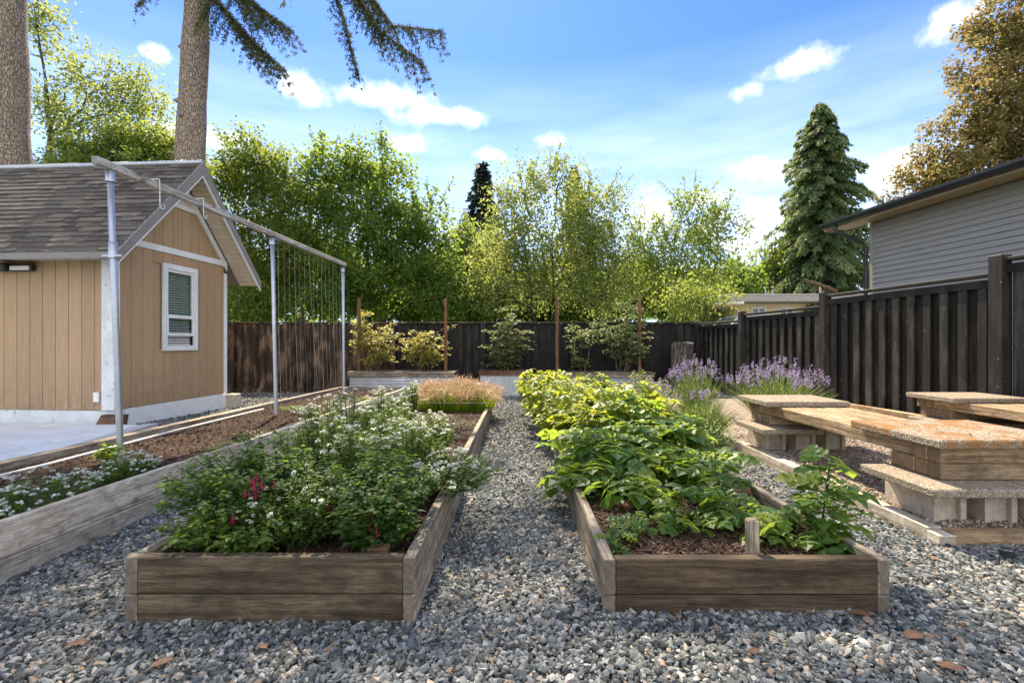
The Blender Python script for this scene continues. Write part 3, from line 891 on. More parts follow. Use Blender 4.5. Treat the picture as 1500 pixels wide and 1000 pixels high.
def bench(dx, dy, label, mossy):
    t = thing('garden_bench', (2.95 + dx, 2.9 + dy, .05), label, 'bench', 'timber and block benches')
    for y0, far in ((2.985, 0), (5.0, 1)):
        for k in range(3):
            b = MB(); cinder(b, 2.585 + dx + k * .305, y0 + dy + (.01, .0, -.008)[k], .05)
            b.build('cinder_block', 'cinder_block', t)
        ly = y0 - (.185 if not far else .26)
        for k in range(2):
            b = MB().box((2.415 + .305 + dx + k * .614, ly + .305 + dy, .284), (.606, .61, .052), bev=.008); b.build('ledge_slab', 'aggregate_paver', t)
        for k in range(4):
            MB().box((3.02 + dx + .006 * (k % 2), y0 + .05 + dy + k * .104, .362), (.8, .1, .099), bev=.006).build('cross_timber', 'tan_timber_x', t)
        for k in range(2):
            yy = y0 + .05 + k * .104 if not far else y0 + .3 + k * .104
            MB().box((3.02 + dx - .004 * k, yy + dy, .464), (.8, .1, .099), bev=.006).build('cross_timber', 'tan_timber_x', t)
        if not far:
            b = MB().box((3.0 + dx, 3.305 + dy, .545), (.9, .79, .056), bev=.01); b.build('top_slab', 'mossy_paver' if mossy else 'aggregate_paver', t)
        else:
            b = MB().box((2.92 + dx, 5.155 + dy, .545), (.83, .65, .054), bev=.008); b.build('top_slab', 'aggregate_paver', t)
    for k in range(5):
        ya = 3.2 + (0, .0, .0, .35, .7)[k] * 0
        MB().box((2.625 + .068 + dx + k * .14, (ya + 5.24) / 2 + dy, .465 + (.0, .002, -.001, .001, 0)[k]), (.134, 5.24 - ya, .1), bev=.007).build('seat_timber', 'tan_timber_y', t)
    return t


bench(0, 0, 'tan timber bench on cinder blocks with a rust-orange mossy slab on its end', True)
bench(2.14, .3, 'second timber and block bench standing close along the black fence', False)

# ================================================================== planters, stakes, stump
def planter(x0, x1, y0, y1, z0, z1, vertical, label, rim):
    t = thing('metal_planter', ((x0 + x1) / 2, y0, z0), label, 'planter', 'corrugated metal planters')
    b = MB()
    zr = z1 - .1
    if vertical:
        n = int((x1 - x0 - .1) / .011)
        u = np.linspace(x0 + .05, x1 - .05, n); off = .014 * np.sin((u - x0) / .066 * 2 * np.pi)
        for yy, s in ((y0 + .05, -1), (y1 - .05, 1)):
            pts = np.stack([u, yy + s * off, np.full(n, z0)], 1); top = pts + [0, 0, zr - z0]
            v = np.vstack([pts, top]); q = [[i, i + 1, i + 1 + n, i + n] for i in range(n - 1)]
            b.add(v, [q], .5)
        m_ = int((y1 - y0 - .1) / .011); u = np.linspace(y0 + .05, y1 - .05, m_); off = .014 * np.sin((u - y0) / .066 * 2 * np.pi)
        for xx, s in ((x0 + .05, -1), (x1 - .05, 1)):
            pts = np.stack([xx + s * off, u, np.full(m_, z0)], 1); top = pts + [0, 0, zr - z0]
            v = np.vstack([pts, top]); q = [[i, i + 1, i + 1 + m_, i + m_] for i in range(m_ - 1)]
            b.add(v, [q], .5)
    else:
        n = int((zr - z0) / .008); u = np.linspace(z0, zr, n); off = .014 * np.sin((u - z0) / .066 * 2 * np.pi)
        ring = []
        for z, o in zip(u, off):
            e = .05 - o
            ring += [(x0 + e, y0 + e, z), (x1 - e, y0 + e, z), (x1 - e, y1 - e, z), (x0 + e, y1 - e, z)]
        q = [[4 * i + a, 4 * i + (a + 1) % 4, 4 * i + 4 + (a + 1) % 4, 4 * i + 4 + a] for i in range(n - 1) for a in range(4)]
        b.add(ring, [q], .5)
    b.build('metal_body', 'corrugated_steel', t, smooth=True)
    w = .1
    for (xa, xb, ya, yb) in ((x0, x1, y0, y0 + w), (x0, x1, y1 - w, y1), (x0, x0 + w, y0 + w + .002, y1 - w - .002), (x1 - w, x1, y0 + w + .002, y1 - w - .002)):
        MB().box(((xa + xb) / 2, (ya + yb) / 2, z1 - .02), (xb - xa, yb - ya, .04), bev=.004).build('rim_board', rim, t)
    MB().box(((x0 + x1) / 2, y0 + .028, z1 - .082), (x1 - x0 - .04, .03, .08), bev=.004).build('rim_board', rim, t)
    b = MB().box(((x0 + x1) / 2, (y0 + y1) / 2, z1 - .1), (x1 - x0 - .14, y1 - y0 - .14, .08), bev=.01)
    tag(b.build('soil', 'bark_soil'), kind='structure')
    return t


planter(-4.13, -1.5, 11.75, 12.55, -.17, .46, False, 'wide metal planter with horizontal ribs holding two yellowish shrubs between stakes', 'weathered_x')
planter(-.97, .34, 12.1, 12.85, -.17, .46, True, 'upright ribbed white metal planter with a reddish wood rim and one shrub', 'rusty_wood_x')
planter(1.15, 3.45, 12.0, 12.75, -.17, .42, False, 'metal planter half hidden behind the leafy vegetable bed', 'weathered_x')
for px, y, lab in ((526, 11.95, 'thin reddish stake beside the galvanised end pole'), (653, 11.95, 'reddish stake at the inner end of the wide ribbed planter'), (816, 12.2, 'pale brown stake rising clear between two planters'), (937, 12.2, 'brown stake half covered by the shrub near the tree stump')):
    p = at(px, 437, y)
    b = MB().box((p[0], y, (p[2] + .1) / 2), (.07, .06, p[2] - .1), bev=.004)
    tag(b.build('garden_stake', 'stake_wood', loc=(p[0], y, .1)), lab, 'stake', 'wooden stakes in the planters')
# stump
c = at(1000, 502, 12.0)[0]
b = MB()
zs = np.linspace(-.2, 1.16, 12); a = np.linspace(0, 2 * np.pi, 28, endpoint=False)
v = []
for z in zs:
    r = .25 + .16 * math.exp(-(z + .2) * 3.0)
    for q in a:
        rr = r * (1 + .07 * math.sin(q * 3 + 1) + .05 * math.sin(q * 7) + .03 * rng.random())
        v.append((c + rr * math.cos(q), 12.0 + rr * math.sin(q), z + (.03 * math.sin(q * 2) if z > 1.1 else 0)))
q = [[i * 28 + j, i * 28 + (j + 1) % 28, (i + 1) * 28 + (j + 1) % 28, (i + 1) * 28 + j] for i in range(11) for j in range(28)]
b.add(v, [q, [list(range(11 * 28, 12 * 28))]], .5)
tag(b.build('tree_stump', 'stump_bark', loc=(c, 12, -.2), smooth=False), 'tall grey tree stump standing in the dark fence corner', 'stump')

# ================================================================== neighbouring houses
HC = np.array([8.0, 10.9]); hx, hy = np.array([.9945, .1044]), np.array([-.1044, .9945])
HR = np.array([[hx[0], hy[0], 0], [hx[1], hy[1], 0], [0, 0, 1]])
HT = thing('neighbour_house', (8.0, 10.9, -.2), 'grey clapboard house with a dark gutter rising behind the black fence', 'house', rz=math.atan2(.1044, .9945))


def hp(x, y, z):
    p = HC + hx * x + hy * y
    return np.array([p[0], p[1], z])


def hbox(b, x0, x1, y0, y1, z0, z1, bev=.004, rnd=None):
    return b.box(hp((x0 + x1) / 2, (y0 + y1) / 2, (z0 + z1) / 2), (x1 - x0, y1 - y0, z1 - z0), HR, bev, rnd)


b = MB(); z = -.2; lap = .112
while z < 3.85:
    za = min(z + lap + .015, 3.86)
    b.prism([hp(-.034, -9.5, z), hp(-.004, -9.5, za), hp(.01, -9.5, za), hp(.01, -9.5, z)], np.append(hy * 9.44, 0))
    z += lap
hbox(b, .012, .1, -9.5, -.01, -.2, 3.86)
b.build('side_wall', 'grey_clapboard', HT)
b = MB(); z = -.2
while z < 5.5:
    b.prism([hp(.06, .018, z), hp(6.9, .018, z), hp(6.9, .004, z + lap + .015), hp(.06, .004, z + lap + .015)], np.append(hy * -.012, 0)) if z < 3.75 else None
    z += lap
hbox(b, .1, 7, -.1, -.004, -.2, 3.86)
b.prism([hp(.0, -.02, 3.87), hp(7, -.02, 3.87), hp(3.5, -.02, 5.1)], np.append(hy * -.1, 0))
b.build('gable_wall', 'grey_clapboard', HT)
b = MB(); hbox(b, -.03, .06, -.055, .03, -.2, 3.86); b.build('corner_trim', 'grey_corner_trim', HT)
b = MB(); hbox(b, 6.95, 7.0, -9.5, -.1, -.2, 3.86); b.build('rear_wall', 'grey_clapboard', HT)
b = MB()
zt = 3.98; sl = .34
b.prism([hp(-.55, .72, zt), hp(3.5, .72, zt + 4.05 * sl), hp(3.5, .72, zt + 4.05 * sl - .1), hp(-.55, .72, zt - .1)], np.append(hy * -10.9, 0))
b.prism([hp(7.55, .72, zt), hp(3.5, .72, zt + 4.05 * sl + .002), hp(3.5, .72, zt + 4.05 * sl - .098), hp(7.55, .72, zt - .1)], np.append(hy * -10.9, 0))
rf = b.build('roof', 'grey_roof', HT)
b = MB(); hbox(b, -.50, -.03, -10, .70, 3.86, 3.878); b.build('soffit', 'soffit_board', HT)
b = MB(); hbox(b, -.575, -.552, -10.1, .74, 3.82, 3.97); b.build('fascia', 'soffit_board', HT)
b = MB(); b.prism([hp(-.70, .74, 3.98), hp(-.58, .74, 3.98), hp(-.58, .74, 3.86), hp(-.66, .74, 3.86), hp(-.70, .74, 3.93)], np.append(hy * -10.9, 0)); b.build('gutter', 'black_gutter', HT)
b = MB(); hbox(b, -.53, -.30, .70, .735, 3.80, 4.02); b.build('barge_end', 'soffit_board', HT)
b = MB().tube([hp(-.62, .33, 3.86), hp(-.62, .30, 3.74), hp(-.5, .22, 3.62), hp(-.14, .09, 3.42), hp(-.09, .06, 3.32), hp(-.09, .06, 1.0), hp(-.09, .06, -.1)], .042, 10)
b.build('downspout', 'black_gutter', HT, smooth=True)

T = thing('bungalow', (13.5, 24, -.2), 'low cream bungalow with a flat pale roof far beyond the fence', 'house')
y = 24.0
xa, xb = at(1075, 0, y)[0], at(1300, 0, y)[0]
b = MB().box(((xa + xb) / 2, y + 3, 1.45), (xb - xa, 6, 3.3), bev=.02)
for k in range(10): b.box(((xa + xb) / 2, y - .008, 1.3 + k * .19), (xb - xa - .05, .014, .175), bev=.004)
b.build('wall', 'tan_render', T)
b = MB().box(((xa + xb) / 2 - .2, y + 2.7, 3.29), (xb - xa + 1.4, 7.6, .34), bev=.02); b.build('roof_fascia', 'fascia_light' if 'fascia_light' in M else plain('fascia_light', (.34, .31, .28), .7), T)
b = MB().prism([((xa - .95), y - 1.15, 3.47), (xb + .55, y - 1.15, 3.47), (xb + .55, y + 6.5, 3.80), (xa - .95, y + 6.5, 3.80)], (0, 0, -.03)); rf = b.build('roof', 'membrane_roof', T)
for px in (1121, 1131):
    p = at(px, 430, y + .5); o = MB().tube([(p[0], y + .5, 3.4), (p[0], y + .5, 3.85)], .05, 8).build('vent_pipe', 'galvanised_steel', T); 
for px0, px1 in ((1100, 1121), (1141, 1162), (1185, 1205)):
    x0, x1 = at(px0, 0, y)[0], at(px1, 0, y)[0]
    b = MB()
    for (u0, u1, w0, w1) in ((x0, x1, 2.86, 2.93), (x0, x1, 1.75, 1.82), (x0, x0 + .06, 1.82, 2.86), (x1 - .06, x1, 1.82, 2.86), ((x0 + x1) / 2 - .03, (x0 + x1) / 2 + .03, 1.82, 2.86)):
        b.box(((u0 + u1) / 2, y - .035, (w0 + w1) / 2), (u1 - u0, .05, w1 - w0), bev=.004)
    wn = b.build('window', 'white_paint', T)
    pn = MB().box(((x0 + x1) / 2, y - .022, 2.34), (x1 - x0 - .1, .02, 1.04), bev=.002).build('pane', 'window_dark', T); pn.parent = wn
T = thing('porch', (10.2, 22.5, .25), 'small porch with a bright flat roof and orange post beside the bungalow', 'porch')
p0, p1 = at(1012, 0, 22.3), at(1086, 0, 22.3)
b = MB().box(((p0[0] + p1[0]) / 2, 23, 2.98), (p1[0] - p0[0], 2, .12), bev=.02); b.build('porch_roof', 'membrane_roof', T)
b = MB().box(((p0[0] + p1[0]) / 2, 23, 2.87), (p1[0] - p0[0] - .2, 1.8, .09), bev=.01); b.build('roof_frame', 'soffit_board', T)
for px in (1018, 1080):
    x = at(px, 0, 22.3)[0]; MB().box((x, 22.3, 1.54), (.12, .12, 2.58), bev=.01).build('post', 'soffit_board', T)

p = at(1203, 418, 13.2)
T = thing('wooden_post', (p[0], 13.2, -.2), 'bare wooden pole with a sloping crossbar standing behind the black fence', 'post')
MB().tube([(p[0], 13.2, -.2), (p[0], 13.2, 1.2), (p[0] + .01, 13.2, p[2])], .06, 10).build('pole', 'bare_pole', T, smooth=True)
a_, b_ = at(1176, 410, 13.1), at(1227, 427, 13.1)
MB().tube([a_, (a_ + b_) / 2 + [0, 0, .02], b_], [.05, .055, .04], 8).build('crossbar', 'bare_pole', T, smooth=True)
b_ = at(1215, 419, 13.15); MB().tube([at(1204, 428, 13.15), b_], .025, 6).build('brace', 'bare_pole', T)

# parked car behind the corner of the fence
def car():
    y0 = 15.2
    xl = at(1030, 0, y0)[0]
    g = .25
    t = thing('parked_car', (xl + 2.1, y0 + .9, g), 'silver car whose roof and windscreen just show over the fence corner', 'car')
    W = 1.8
    side = [(0, .35), (.05, .75), (.25, .95), (1.0, 1.05), (4.1, 1.05), (4.2, .8), (4.2, .35)]
    b = MB().prism([(xl + x, y0, g + z) for x, z in side], (0, W, 0)); b.build('body', 'silver_car_paint', t)
    roof = [(.55, 1.055), (1.25, 1.76), (1.6, 1.83), (3.3, 1.82), (3.9, 1.5), (4.05, 1.055)]
    b = MB()
    pts = [(xl + x, z + g) for x, z in roof]
    inn = [(x, y0 + .1 + .16 * max(0, (z - g - 1.05)), z) for x, z in pts]; out = [(x, y0 + W - .1 - .16 * max(0, (z - g - 1.05)), z) for x, z in pts]
    n = len(pts)
    b.add(inn + out, [[[i, i + 1, i + 1 + n, i + n] for i in range(1, n - 2)], [list(range(n))], [list(range(n, 2 * n))[::-1]]], .5)
    for i in (0,):
        for s in (inn, out): b.tube([s[0], s[1]], .035, 6)
    b.build('cabin', 'silver_car_paint', t)
    b = MB(); b.add([inn[0], inn[1], out[1], out[0]], [[[0, 1, 2, 3]]], .5); b.build('windscreen', 'car_glass', t)
    b = MB(); b.add([inn[-1], inn[-2], out[-2], out[-1]], [[[0, 1, 2, 3]]], .5); b.build('rear_window', 'car_glass', t)
    b = MB(); w = [(xl + x, y0 + .085 + .1 * (z - 1.05), g + z) for x, z in ((.95, 1.12), (1.38, 1.62), (2.3, 1.68), (2.3, 1.12))]
    b.prism(w, (0, -.012, 0)); w = [(xl + x, y0 + .085 + .1 * (z - 1.05), g + z) for x, z in ((2.38, 1.12), (2.38, 1.68), (3.3, 1.66), (3.7, 1.4), (3.75, 1.12))]; b.prism(w, (0, -.012, 0))
    b.build('side_window', 'car_glass', t)
    for x in (.85, 3.4):
        for yy in (y0 - .02, y0 + W - .2):
            wo = MB().tube([(xl + x, yy, g + .33), (xl + x, yy + .22, g + .33)], .33, 20).build('wheel', 'black_rubber', t)
            hb = MB().tube([(xl + x, yy - .012, g + .33), (xl + x, yy + .1, g + .33)], .2, 14); hb = hb.build('rim', 'galvanised_steel', t); hb.parent = wo
    for yy in (y0 + .2, y0 + W - .3):
        MB().box((xl + .06, yy + .06, g + .72), (.08, .28, .12), bev=.02).build('headlight', 'lamp_glass', t)


car()
# ================================================================== vegetation
RHOMB = (np.array([(0, 0, 0), (-.32, .45, .07), (0, 1, -.08), (.32, .45, .07)]), [[[0, 3, 2], [0, 2, 1]]])
OVATE = (np.array([(0, 0, 0), (0, .5, -.02), (0, 1, -.14), (-.27, .25, .06), (-.27, .6, .03), (.27, .25, .06), (.27, .6, .03)]),
         [[[0, 1, 4, 3], [0, 5, 6, 1]], [[1, 2, 4], [1, 6, 2]]])
BLADE = (np.array([(-.5, 0, 0), (.5, 0, 0), (.35, .5, .0), (-.35, .5, .0), (0, 1, -.0)]), [[[0, 1, 2, 3]], [[3, 2, 4]]])


def compound(n_pairs, leaf, rach, wid, droop, seed):
    """Pinnate leaf: leaflets in pairs along a drooping stalk; unit length."""
    r = np.random.default_rng(seed)
    V, Q, T3 = [], [], []
    base = 0
    def leaflet(org, ang, s, dz):
        nonlocal base
        tv = OVATE[0] * [s * wid, s, s]
        c, sn = math.cos(ang), math.sin(ang)
        v = np.stack([tv[:, 0] * c + tv[:, 1] * sn, -tv[:, 0] * sn + tv[:, 1] * c, tv[:, 2] + dz * tv[:, 1]], 1) + org
        V.append(v); Q.extend((np.array(OVATE[1][0]) + base).tolist()); T3.extend((np.array(OVATE[1][1]) + base).tolist()); base += len(v)
    cz = lambda t: -droop * t * t
    for k in range(n_pairs):
        t = rach + (.78 - rach) * k / max(1, n_pairs - 1)
        for s in (-1, 1):
            leaflet(np.array([0, t + r.random() * .03, cz(t)]), s * (1.15 + r.random() * .25), leaf * (.75 + .3 * k / max(1, n_pairs)), -.25 + r.random() * .3)
    leaflet(np.array([0, .72, cz(.72)]), (r.random() - .5) * .3, leaf * 1.25, -.35)
    w = .012
    st = np.array([(-w, 0, 0), (w, 0, 0), (w, .4, cz(.4)), (-w, .4, cz(.4)), (w, .75, cz(.75)), (-w, .75, cz(.75))])
    V.append(st); Q += [[base, base + 1, base + 2, base + 3], [base + 3, base + 2, base + 4, base + 5]]
    return np.vstack(V), [Q, T3]


def unit(v): return v / (np.linalg.norm(v, axis=-1, keepdims=True) + 1e-9)


def rdir(n, up=0.0):
    v = rng.normal(size=(n, 3)); v[:, 2] += up
    return unit(v)


def curve(a, b, sag=0.0, n=5, wob=.0, up=0.0):
    t = np.linspace(0, 1, n)[:, None]
    p = a + (b - a) * t
    p[:, 2] += (4 * t[:, 0] * (1 - t[:, 0])) * sag
    if wob: p[1:-1] += rng.normal(size=(n - 2, 3)) * wob
    return p


def tree(name, label, cat, base, tr, lumps, ncl, lpc, ll, leafm, barkm, cl=.38, twig=.5, droop=.35, shoots=0, shoot_len=.9, group=None, lean=(0, 0), trunk_top=None, stems=1, wid=.55, bias=.45, rndlo=.0, stem_n=7):
    """lumps: rows of centre xyz and radii; the crown fills them with twigs of leaves, with gaps between."""
    base = np.array(base, float)
    t = thing(name, base, label, cat, group)
    L = np.array(lumps, float)
    w = (L[:, 3] * L[:, 4] * L[:, 5]) ** .667; w /= w.sum()
    tb, cb = MB(), MB()
    zmax = (L[:, 2] + L[:, 5]).max()
    trunks = []
    for s in range(stems):
        off = rng.normal(size=2) * .25 * (stems > 1)
        top = np.array([base[0] + lean[0] + off[0] * 3, base[1] + lean[1] + off[1] * 2, trunk_top if trunk_top else base[2] + (zmax - base[2]) * .62])
        p = curve(base + [*off, 0], top, 0, 7, .06)
        tb.tube(p, np.linspace(tr, tr * .35, 7) / (1 if s == 0 else 1.4), 8, jit=.1)
        trunks.append(p)
    nodes = [np.concatenate(trunks)]
    nrad = [np.tile(np.linspace(tr, tr * .35, 7), stems)]
    for k in range(len(L)):                                     # a limb into every lump
        c = L[k, :3]; P = nodes[0]
        d = np.linalg.norm(P - c, axis=1) + np.maximum(0, P[:, 2] - c[2] + .25 * L[k, 5]) * 4
        i = d.argmin(); ln = curve(P[i], c, .08 * d[i] * .3, 6, .07 * L[k, 3])
        tb.tube(ln, np.linspace(nrad[0][i] * .55, .022, 6), 6)
        nodes.append(ln); nrad.append(np.linspace(nrad[0][i] * .5, .02, 6))
    P = np.concatenate(nodes[1:] + [nodes[0][3:]])
    k = rng.choice(len(L), ncl, p=w)
    u = rdir(ncl); r = rng.random(ncl) ** bias
    C = L[k, :3] + u * L[k, 3:6] * r[:, None] * (.82 + .36 * rng.random((ncl, 1)))
    C[:, 2] = np.maximum(C[:, 2], base[2] + .25)
    tone = np.clip(rng.random(ncl) * .75 + rndlo, 0, 1)
    pos, ax, nr, rn, sz = [], [], [], [], []
    for j in range(ncl):
        d = np.linalg.norm(P - C[j], axis=1) + np.maximum(0, P[:, 2] - C[j, 2]) * 1.5
        a = P[d.argmin()]
        if j % 2 == 0: tb.tube(curve(a, C[j], .05, 4, .04), [.018, .014, .010, .006], 4, cap=False)
        out = unit(C[j] - a)
        nt_ = 5
        td = unit(out[None] * .9 + rng.normal(size=(nt_, 3)) * .7 + [0, 0, .25])
        q = rng.integers(0, nt_, lpc); f = rng.random(lpc) ** .7
        pp = C[j] + td[q] * (f * twig)[:, None] * (.7 + .6 * rng.random((lpc, 1))) + rng.normal(size=(lpc, 3)) * cl * .33
        pos.append(pp)
        ax.append(unit(td[q] * .6 + rng.normal(size=(lpc, 3)) * .6 + [0, 0, -droop]))
        nr.append(unit(rng.normal(size=(lpc, 3)) * .6 + [0, 0, .9]))
        rn.append(np.clip(tone[j] * .65 + rng.random(lpc) * .35, 0, 1)); sz.append(ll * (.65 + .6 * rng.random(lpc)))
    for j in range(shoots):                                     # upright leaders that break the outline
        i = rng.integers(0, len(L))
        u = unit(np.array([rng.normal() * .6, rng.normal() * .4, 1.0]))
        a = L[i, :3] + u * L[i, 3:6] * .8
        b_ = a + unit(u + rng.normal(size=3) * .25 + [0, 0, .6]) * shoot_len * (.5 + .8 * rng.random())
        cv = curve(a, b_, .03, 5, .02); tb.tube(cv, [.012, .01, .008, .006, .003], 4, cap=False)
        n = int(lpc * .8); f = rng.random(n)
        pos.append(a + (b_ - a) * f[:, None] + rng.normal(size=(n, 3)) * .05); ax.append(unit((b_ - a)[None] * .5 + rng.normal(size=(n, 3)) * .5 + [0, 0, -droop * .6]))
        nr.append(unit(rng.normal(size=(n, 3)) * .6 + [0, 0, .8])); rn.append(np.clip(.45 + rng.random(n) * .5, 0, 1)); sz.append(ll * (.6 + .5 * rng.random(n)))
    pos, ax, nr, rn, sz = map(np.concatenate, (pos, ax, nr, rn, sz))
    cb.scatter(RHOMB[0] * [wid / .55, 1, 1], RHOMB[1], pos, ax, nr, sz, rn)
    tb.build('trunk', barkm, t, smooth=True)
    cb.build('crown', leafm, t)
    return t


def lump(px, py, Y, rpx, rpy, ry=None):
    """A crown lump by its place and half sizes in the photograph at depth Y."""
    c = at(px, py, Y); return [*c, rpx * Y / F, (ry if ry else rpx * Y / F * .8), rpy * Y / F]


# --- broad leaved trees beyond the end fence
Y = 20.0
tree('cherry_tree', 'leafy green tree with bronze young leaves rising behind the shed gable', 'tree', (at(365, 0, Y)[0], Y, -.2), .13,
     [lump(365, 245, Y, 48, 34), lump(345, 300, Y, 45, 55), lump(405, 300, Y, 50, 55), lump(350, 380, Y, 40, 50), lump(420, 385, Y, 55, 55), lump(375, 440, Y - .5, 60, 30)],
     420, 62, .16, 'cherry_leaf_bronze', 'branch_bark', cl=.5, twig=.65, shoots=22, shoot_len=1.1, rndlo=.15)
tree('cherry_tree', 'dense bright green tree with hanging leaves between the clothesline and the end stakes', 'tree', (at(540, 0, Y)[0], Y, -.2), .16,
     [lump(480, 265, Y, 42, 48), lump(560, 255, Y, 42, 42), lump(460, 340, Y, 50, 50), lump(545, 330, Y, 62, 55), lump(625, 330, Y, 40, 42), lump(520, 410, Y, 70, 45), lump(615, 405, Y, 55, 50), lump(640, 440, Y - .4, 45, 26), lump(500, 440, Y - .4, 55, 26)],
     560, 66, .17, 'cherry_leaf', 'branch_bark', cl=.5, twig=.65, shoots=34, shoot_len=1.1)
Y = 19.4
tree('apple_tree', 'silvery green tree with airy upright shoots standing over the middle of the end fence', 'tree', (at(815, 0, Y)[0], Y, -.2), .12,
     [lump(770, 295, Y, 45, 40), lump(815, 280, Y, 32, 42), lump(865, 320, Y, 48, 45), lump(760, 365, Y, 58, 48), lump(840, 380, Y, 65, 48), lump(900, 385, Y, 42, 42), lump(730, 425, Y, 48, 35), lump(800, 435, Y, 55, 30), lump(880, 435, Y, 50, 30)],
     480, 58, .13, 'apple_leaf', 'branch_bark', cl=.5, shoots=48, shoot_len=1.15, stems=3, twig=.7)
Y = 19.8
tree('apple_tree', 'loose yellow-green tree with bare gaps beside the porch of the bungalow', 'tree', (at(1015, 0, Y)[0], Y, -.2), .10,
     [lump(1010, 330, Y, 34, 45), lump(1050, 350, Y, 34, 42), lump(985, 385, Y, 42, 40), lump(1040, 405, Y, 38, 34), lump(985, 435, Y, 44, 28), lump(945, 370, Y, 26, 42)],
     210, 60, .13, 'yellow_leaf', 'branch_bark', shoots=34, shoot_len=1.15, stems=3, twig=.7)
Y = 22.5
tree('hedge_tree', 'yellow-lit bushy tree filling the gap between the two middle trees', 'tree', (at(690, 0, Y)[0], Y, -.2), .1,
     [lump(690, 375, Y, 48, 42), lump(660, 420, Y, 45, 38), lump(715, 430, Y, 45, 38)], 220, 70, .15, 'yellow_leaf', 'branch_bark', shoots=12)
tree('hedge_tree', 'dark leafy tree low behind the loose yellow-green tree', 'tree', (at(930, 0, 24.0)[0], 24.0, -.2), .1,
     [lump(930, 425, 24.0, 60, 42), lump(990, 445, 24.0, 45, 25), lump(870, 435, 24.0, 50, 30)], 260, 60, .2, 'dark_leaf', 'branch_bark')
tree('hedge_tree', 'deep green undergrowth tree in the shade behind the clothesline strings', 'tree', (at(470, 0, 24.5)[0], 24.5, -.2), .1,
     [lump(345, 430, 24.5, 70, 50), lump(470, 420, 24.5, 90, 60), lump(590, 425, 24.5, 80, 55)], 380, 60, .22, 'dark_leaf', 'branch_bark')
for px, w, lab in ((330, 60, 'dark leafy tree filling the gap behind the far shed corner'), (640, 60, 'dark leafy tree low behind the inner end of the wide ribbed planter'), (745, 60, 'deep green tree low behind the ribbed white planter'), (835, 60, 'deep green tree low behind the silvery green tree'), (1060, 50, 'dark leafy tree low behind the porch of the bungalow')):
    tree('hedge_tree', lab, 'tree', (at(px, 0, 26)[0], 26, -.2), .12, [lump(px, 425, 26, w, 36), lump(px - 30, 455, 26, w * .8, 24), lump(px + 30, 458, 26, w * .8, 22)], 130, 60, .24, 'dark_leaf', 'branch_bark', shoots=8, cl=.55, twig=.7)
tree('maple_sapling', 'yellow-leaved shrub spilling over the corner of the end fence before the bungalow', 'shrub', (at(1050, 0, 14.6)[0], 14.6, .2), .05,
     [lump(1018, 446, 14.6, 34, 12), lump(1062, 441, 14.9, 18, 8), lump(1000, 432, 14.6, 24, 18)], 70, 30, .11, 'yellow_leaf', 'branch_bark')
tree('hedge_tree', 'rounded pale green tree at the foot of the big cedar', 'tree', (at(1140, 0, 27)[0], 27, -.2), .15,
     [lump(1135, 395, 27, 42, 28), lump(1165, 380, 27, 30, 30), lump(1105, 420, 27, 30, 18)], 150, 40, .18, 'yellow_leaf', 'branch_bark', shoots=10)
# --- the far-off wood that closes the horizon
b = MB()
n_ = 16000
px_ = -900 + 3300 * rng.random(n_); Yw = 62 + 10 * rng.random(n_)
top_ = 442 + 16 * np.sin(px_ * .021) + 10 * np.sin(px_ * .057 + 1) + 7 * np.sin(px_ * .13)
zt_ = H + (HY - top_) * Yw / F
p_ = np.stack([(px_ - CX) * Yw / F, Yw, -.2 + (zt_ + .2) * rng.random(n_) ** .7], 1)
b.scatter(RHOMB[0] * [1.3, 1, 1], RHOMB[1], p_, rdir(n_), unit(rng.normal(size=(n_, 3)) * .7 + [0, -.3, .6]), .75 * (.6 + .7 * rng.random(n_)), np.clip(.3 + .5 * np.sin(px_ * .03) + .4 * rng.random(n_), 0, 1))
tag(b.build('treeline', 'cherry_leaf'), kind='stuff')
# --- big tree at far left behind the shed
Y = 19.0
tree('broadleaf_tree', 'open crowned tree with bare spreading limbs between the two fir trunks', 'tree', (at(60, 0, Y)[0], Y, -.2), .28,
     [lump(95, 130, Y, 36, 30), lump(150, 130, Y, 45, 32), lump(205, 150, Y, 36, 40), lump(70, 180, Y, 34, 34), lump(130, 190, Y, 45, 34), lump(200, 205, Y, 46, 34), lump(55, 60, Y, 28, 40), lump(50, 10, Y, 36, 30)],
     240, 34, .15, 'apple_leaf', 'grey_bark', shoots=24, shoot_len=1.2, twig=.8, lean=(.4, 0))
tree('hedge_tree', 'bright yellow-green tree just above the shed ridge', 'tree', (at(190, 0, 17)[0], 17, -.2), .14,
     [lump(150, 228, 17, 50, 26), lump(215, 215, 17, 42, 28), lump(115, 250, 17, 40, 24), lump(250, 240, 17, 36, 26), lump(190, 262, 17, 70, 26)], 240, 64, .14, 'yellow_leaf', 'branch_bark', shoots=14)
# --- copper maple over the grey house
Y = 19.5
tree('copper_maple', 'huge copper and olive maple crown towering above the grey clapboard house', 'tree', (at(1475, 0, Y)[0], Y, -.2), .4,
     [lump(1490, 30, Y, 62, 52), lump(1475, 105, Y, 70, 55), lump(1440, 165, Y, 62, 50), lump(1500, 190, Y, 70, 60), lump(1405, 225, Y, 55, 42), lump(1465, 255, Y, 60, 40), lump(1365, 275, Y, 52, 32), lump(1420, 290, Y, 55, 34), lump(1335, 300, Y, 38, 22), lump(1575, 90, Y, 90, 110), lump(1570, 220, Y, 80, 60)],
     760, 62, .165, 'maple_leaf', 'grey_bark', shoots=26, shoot_len=.8, bias=.4)


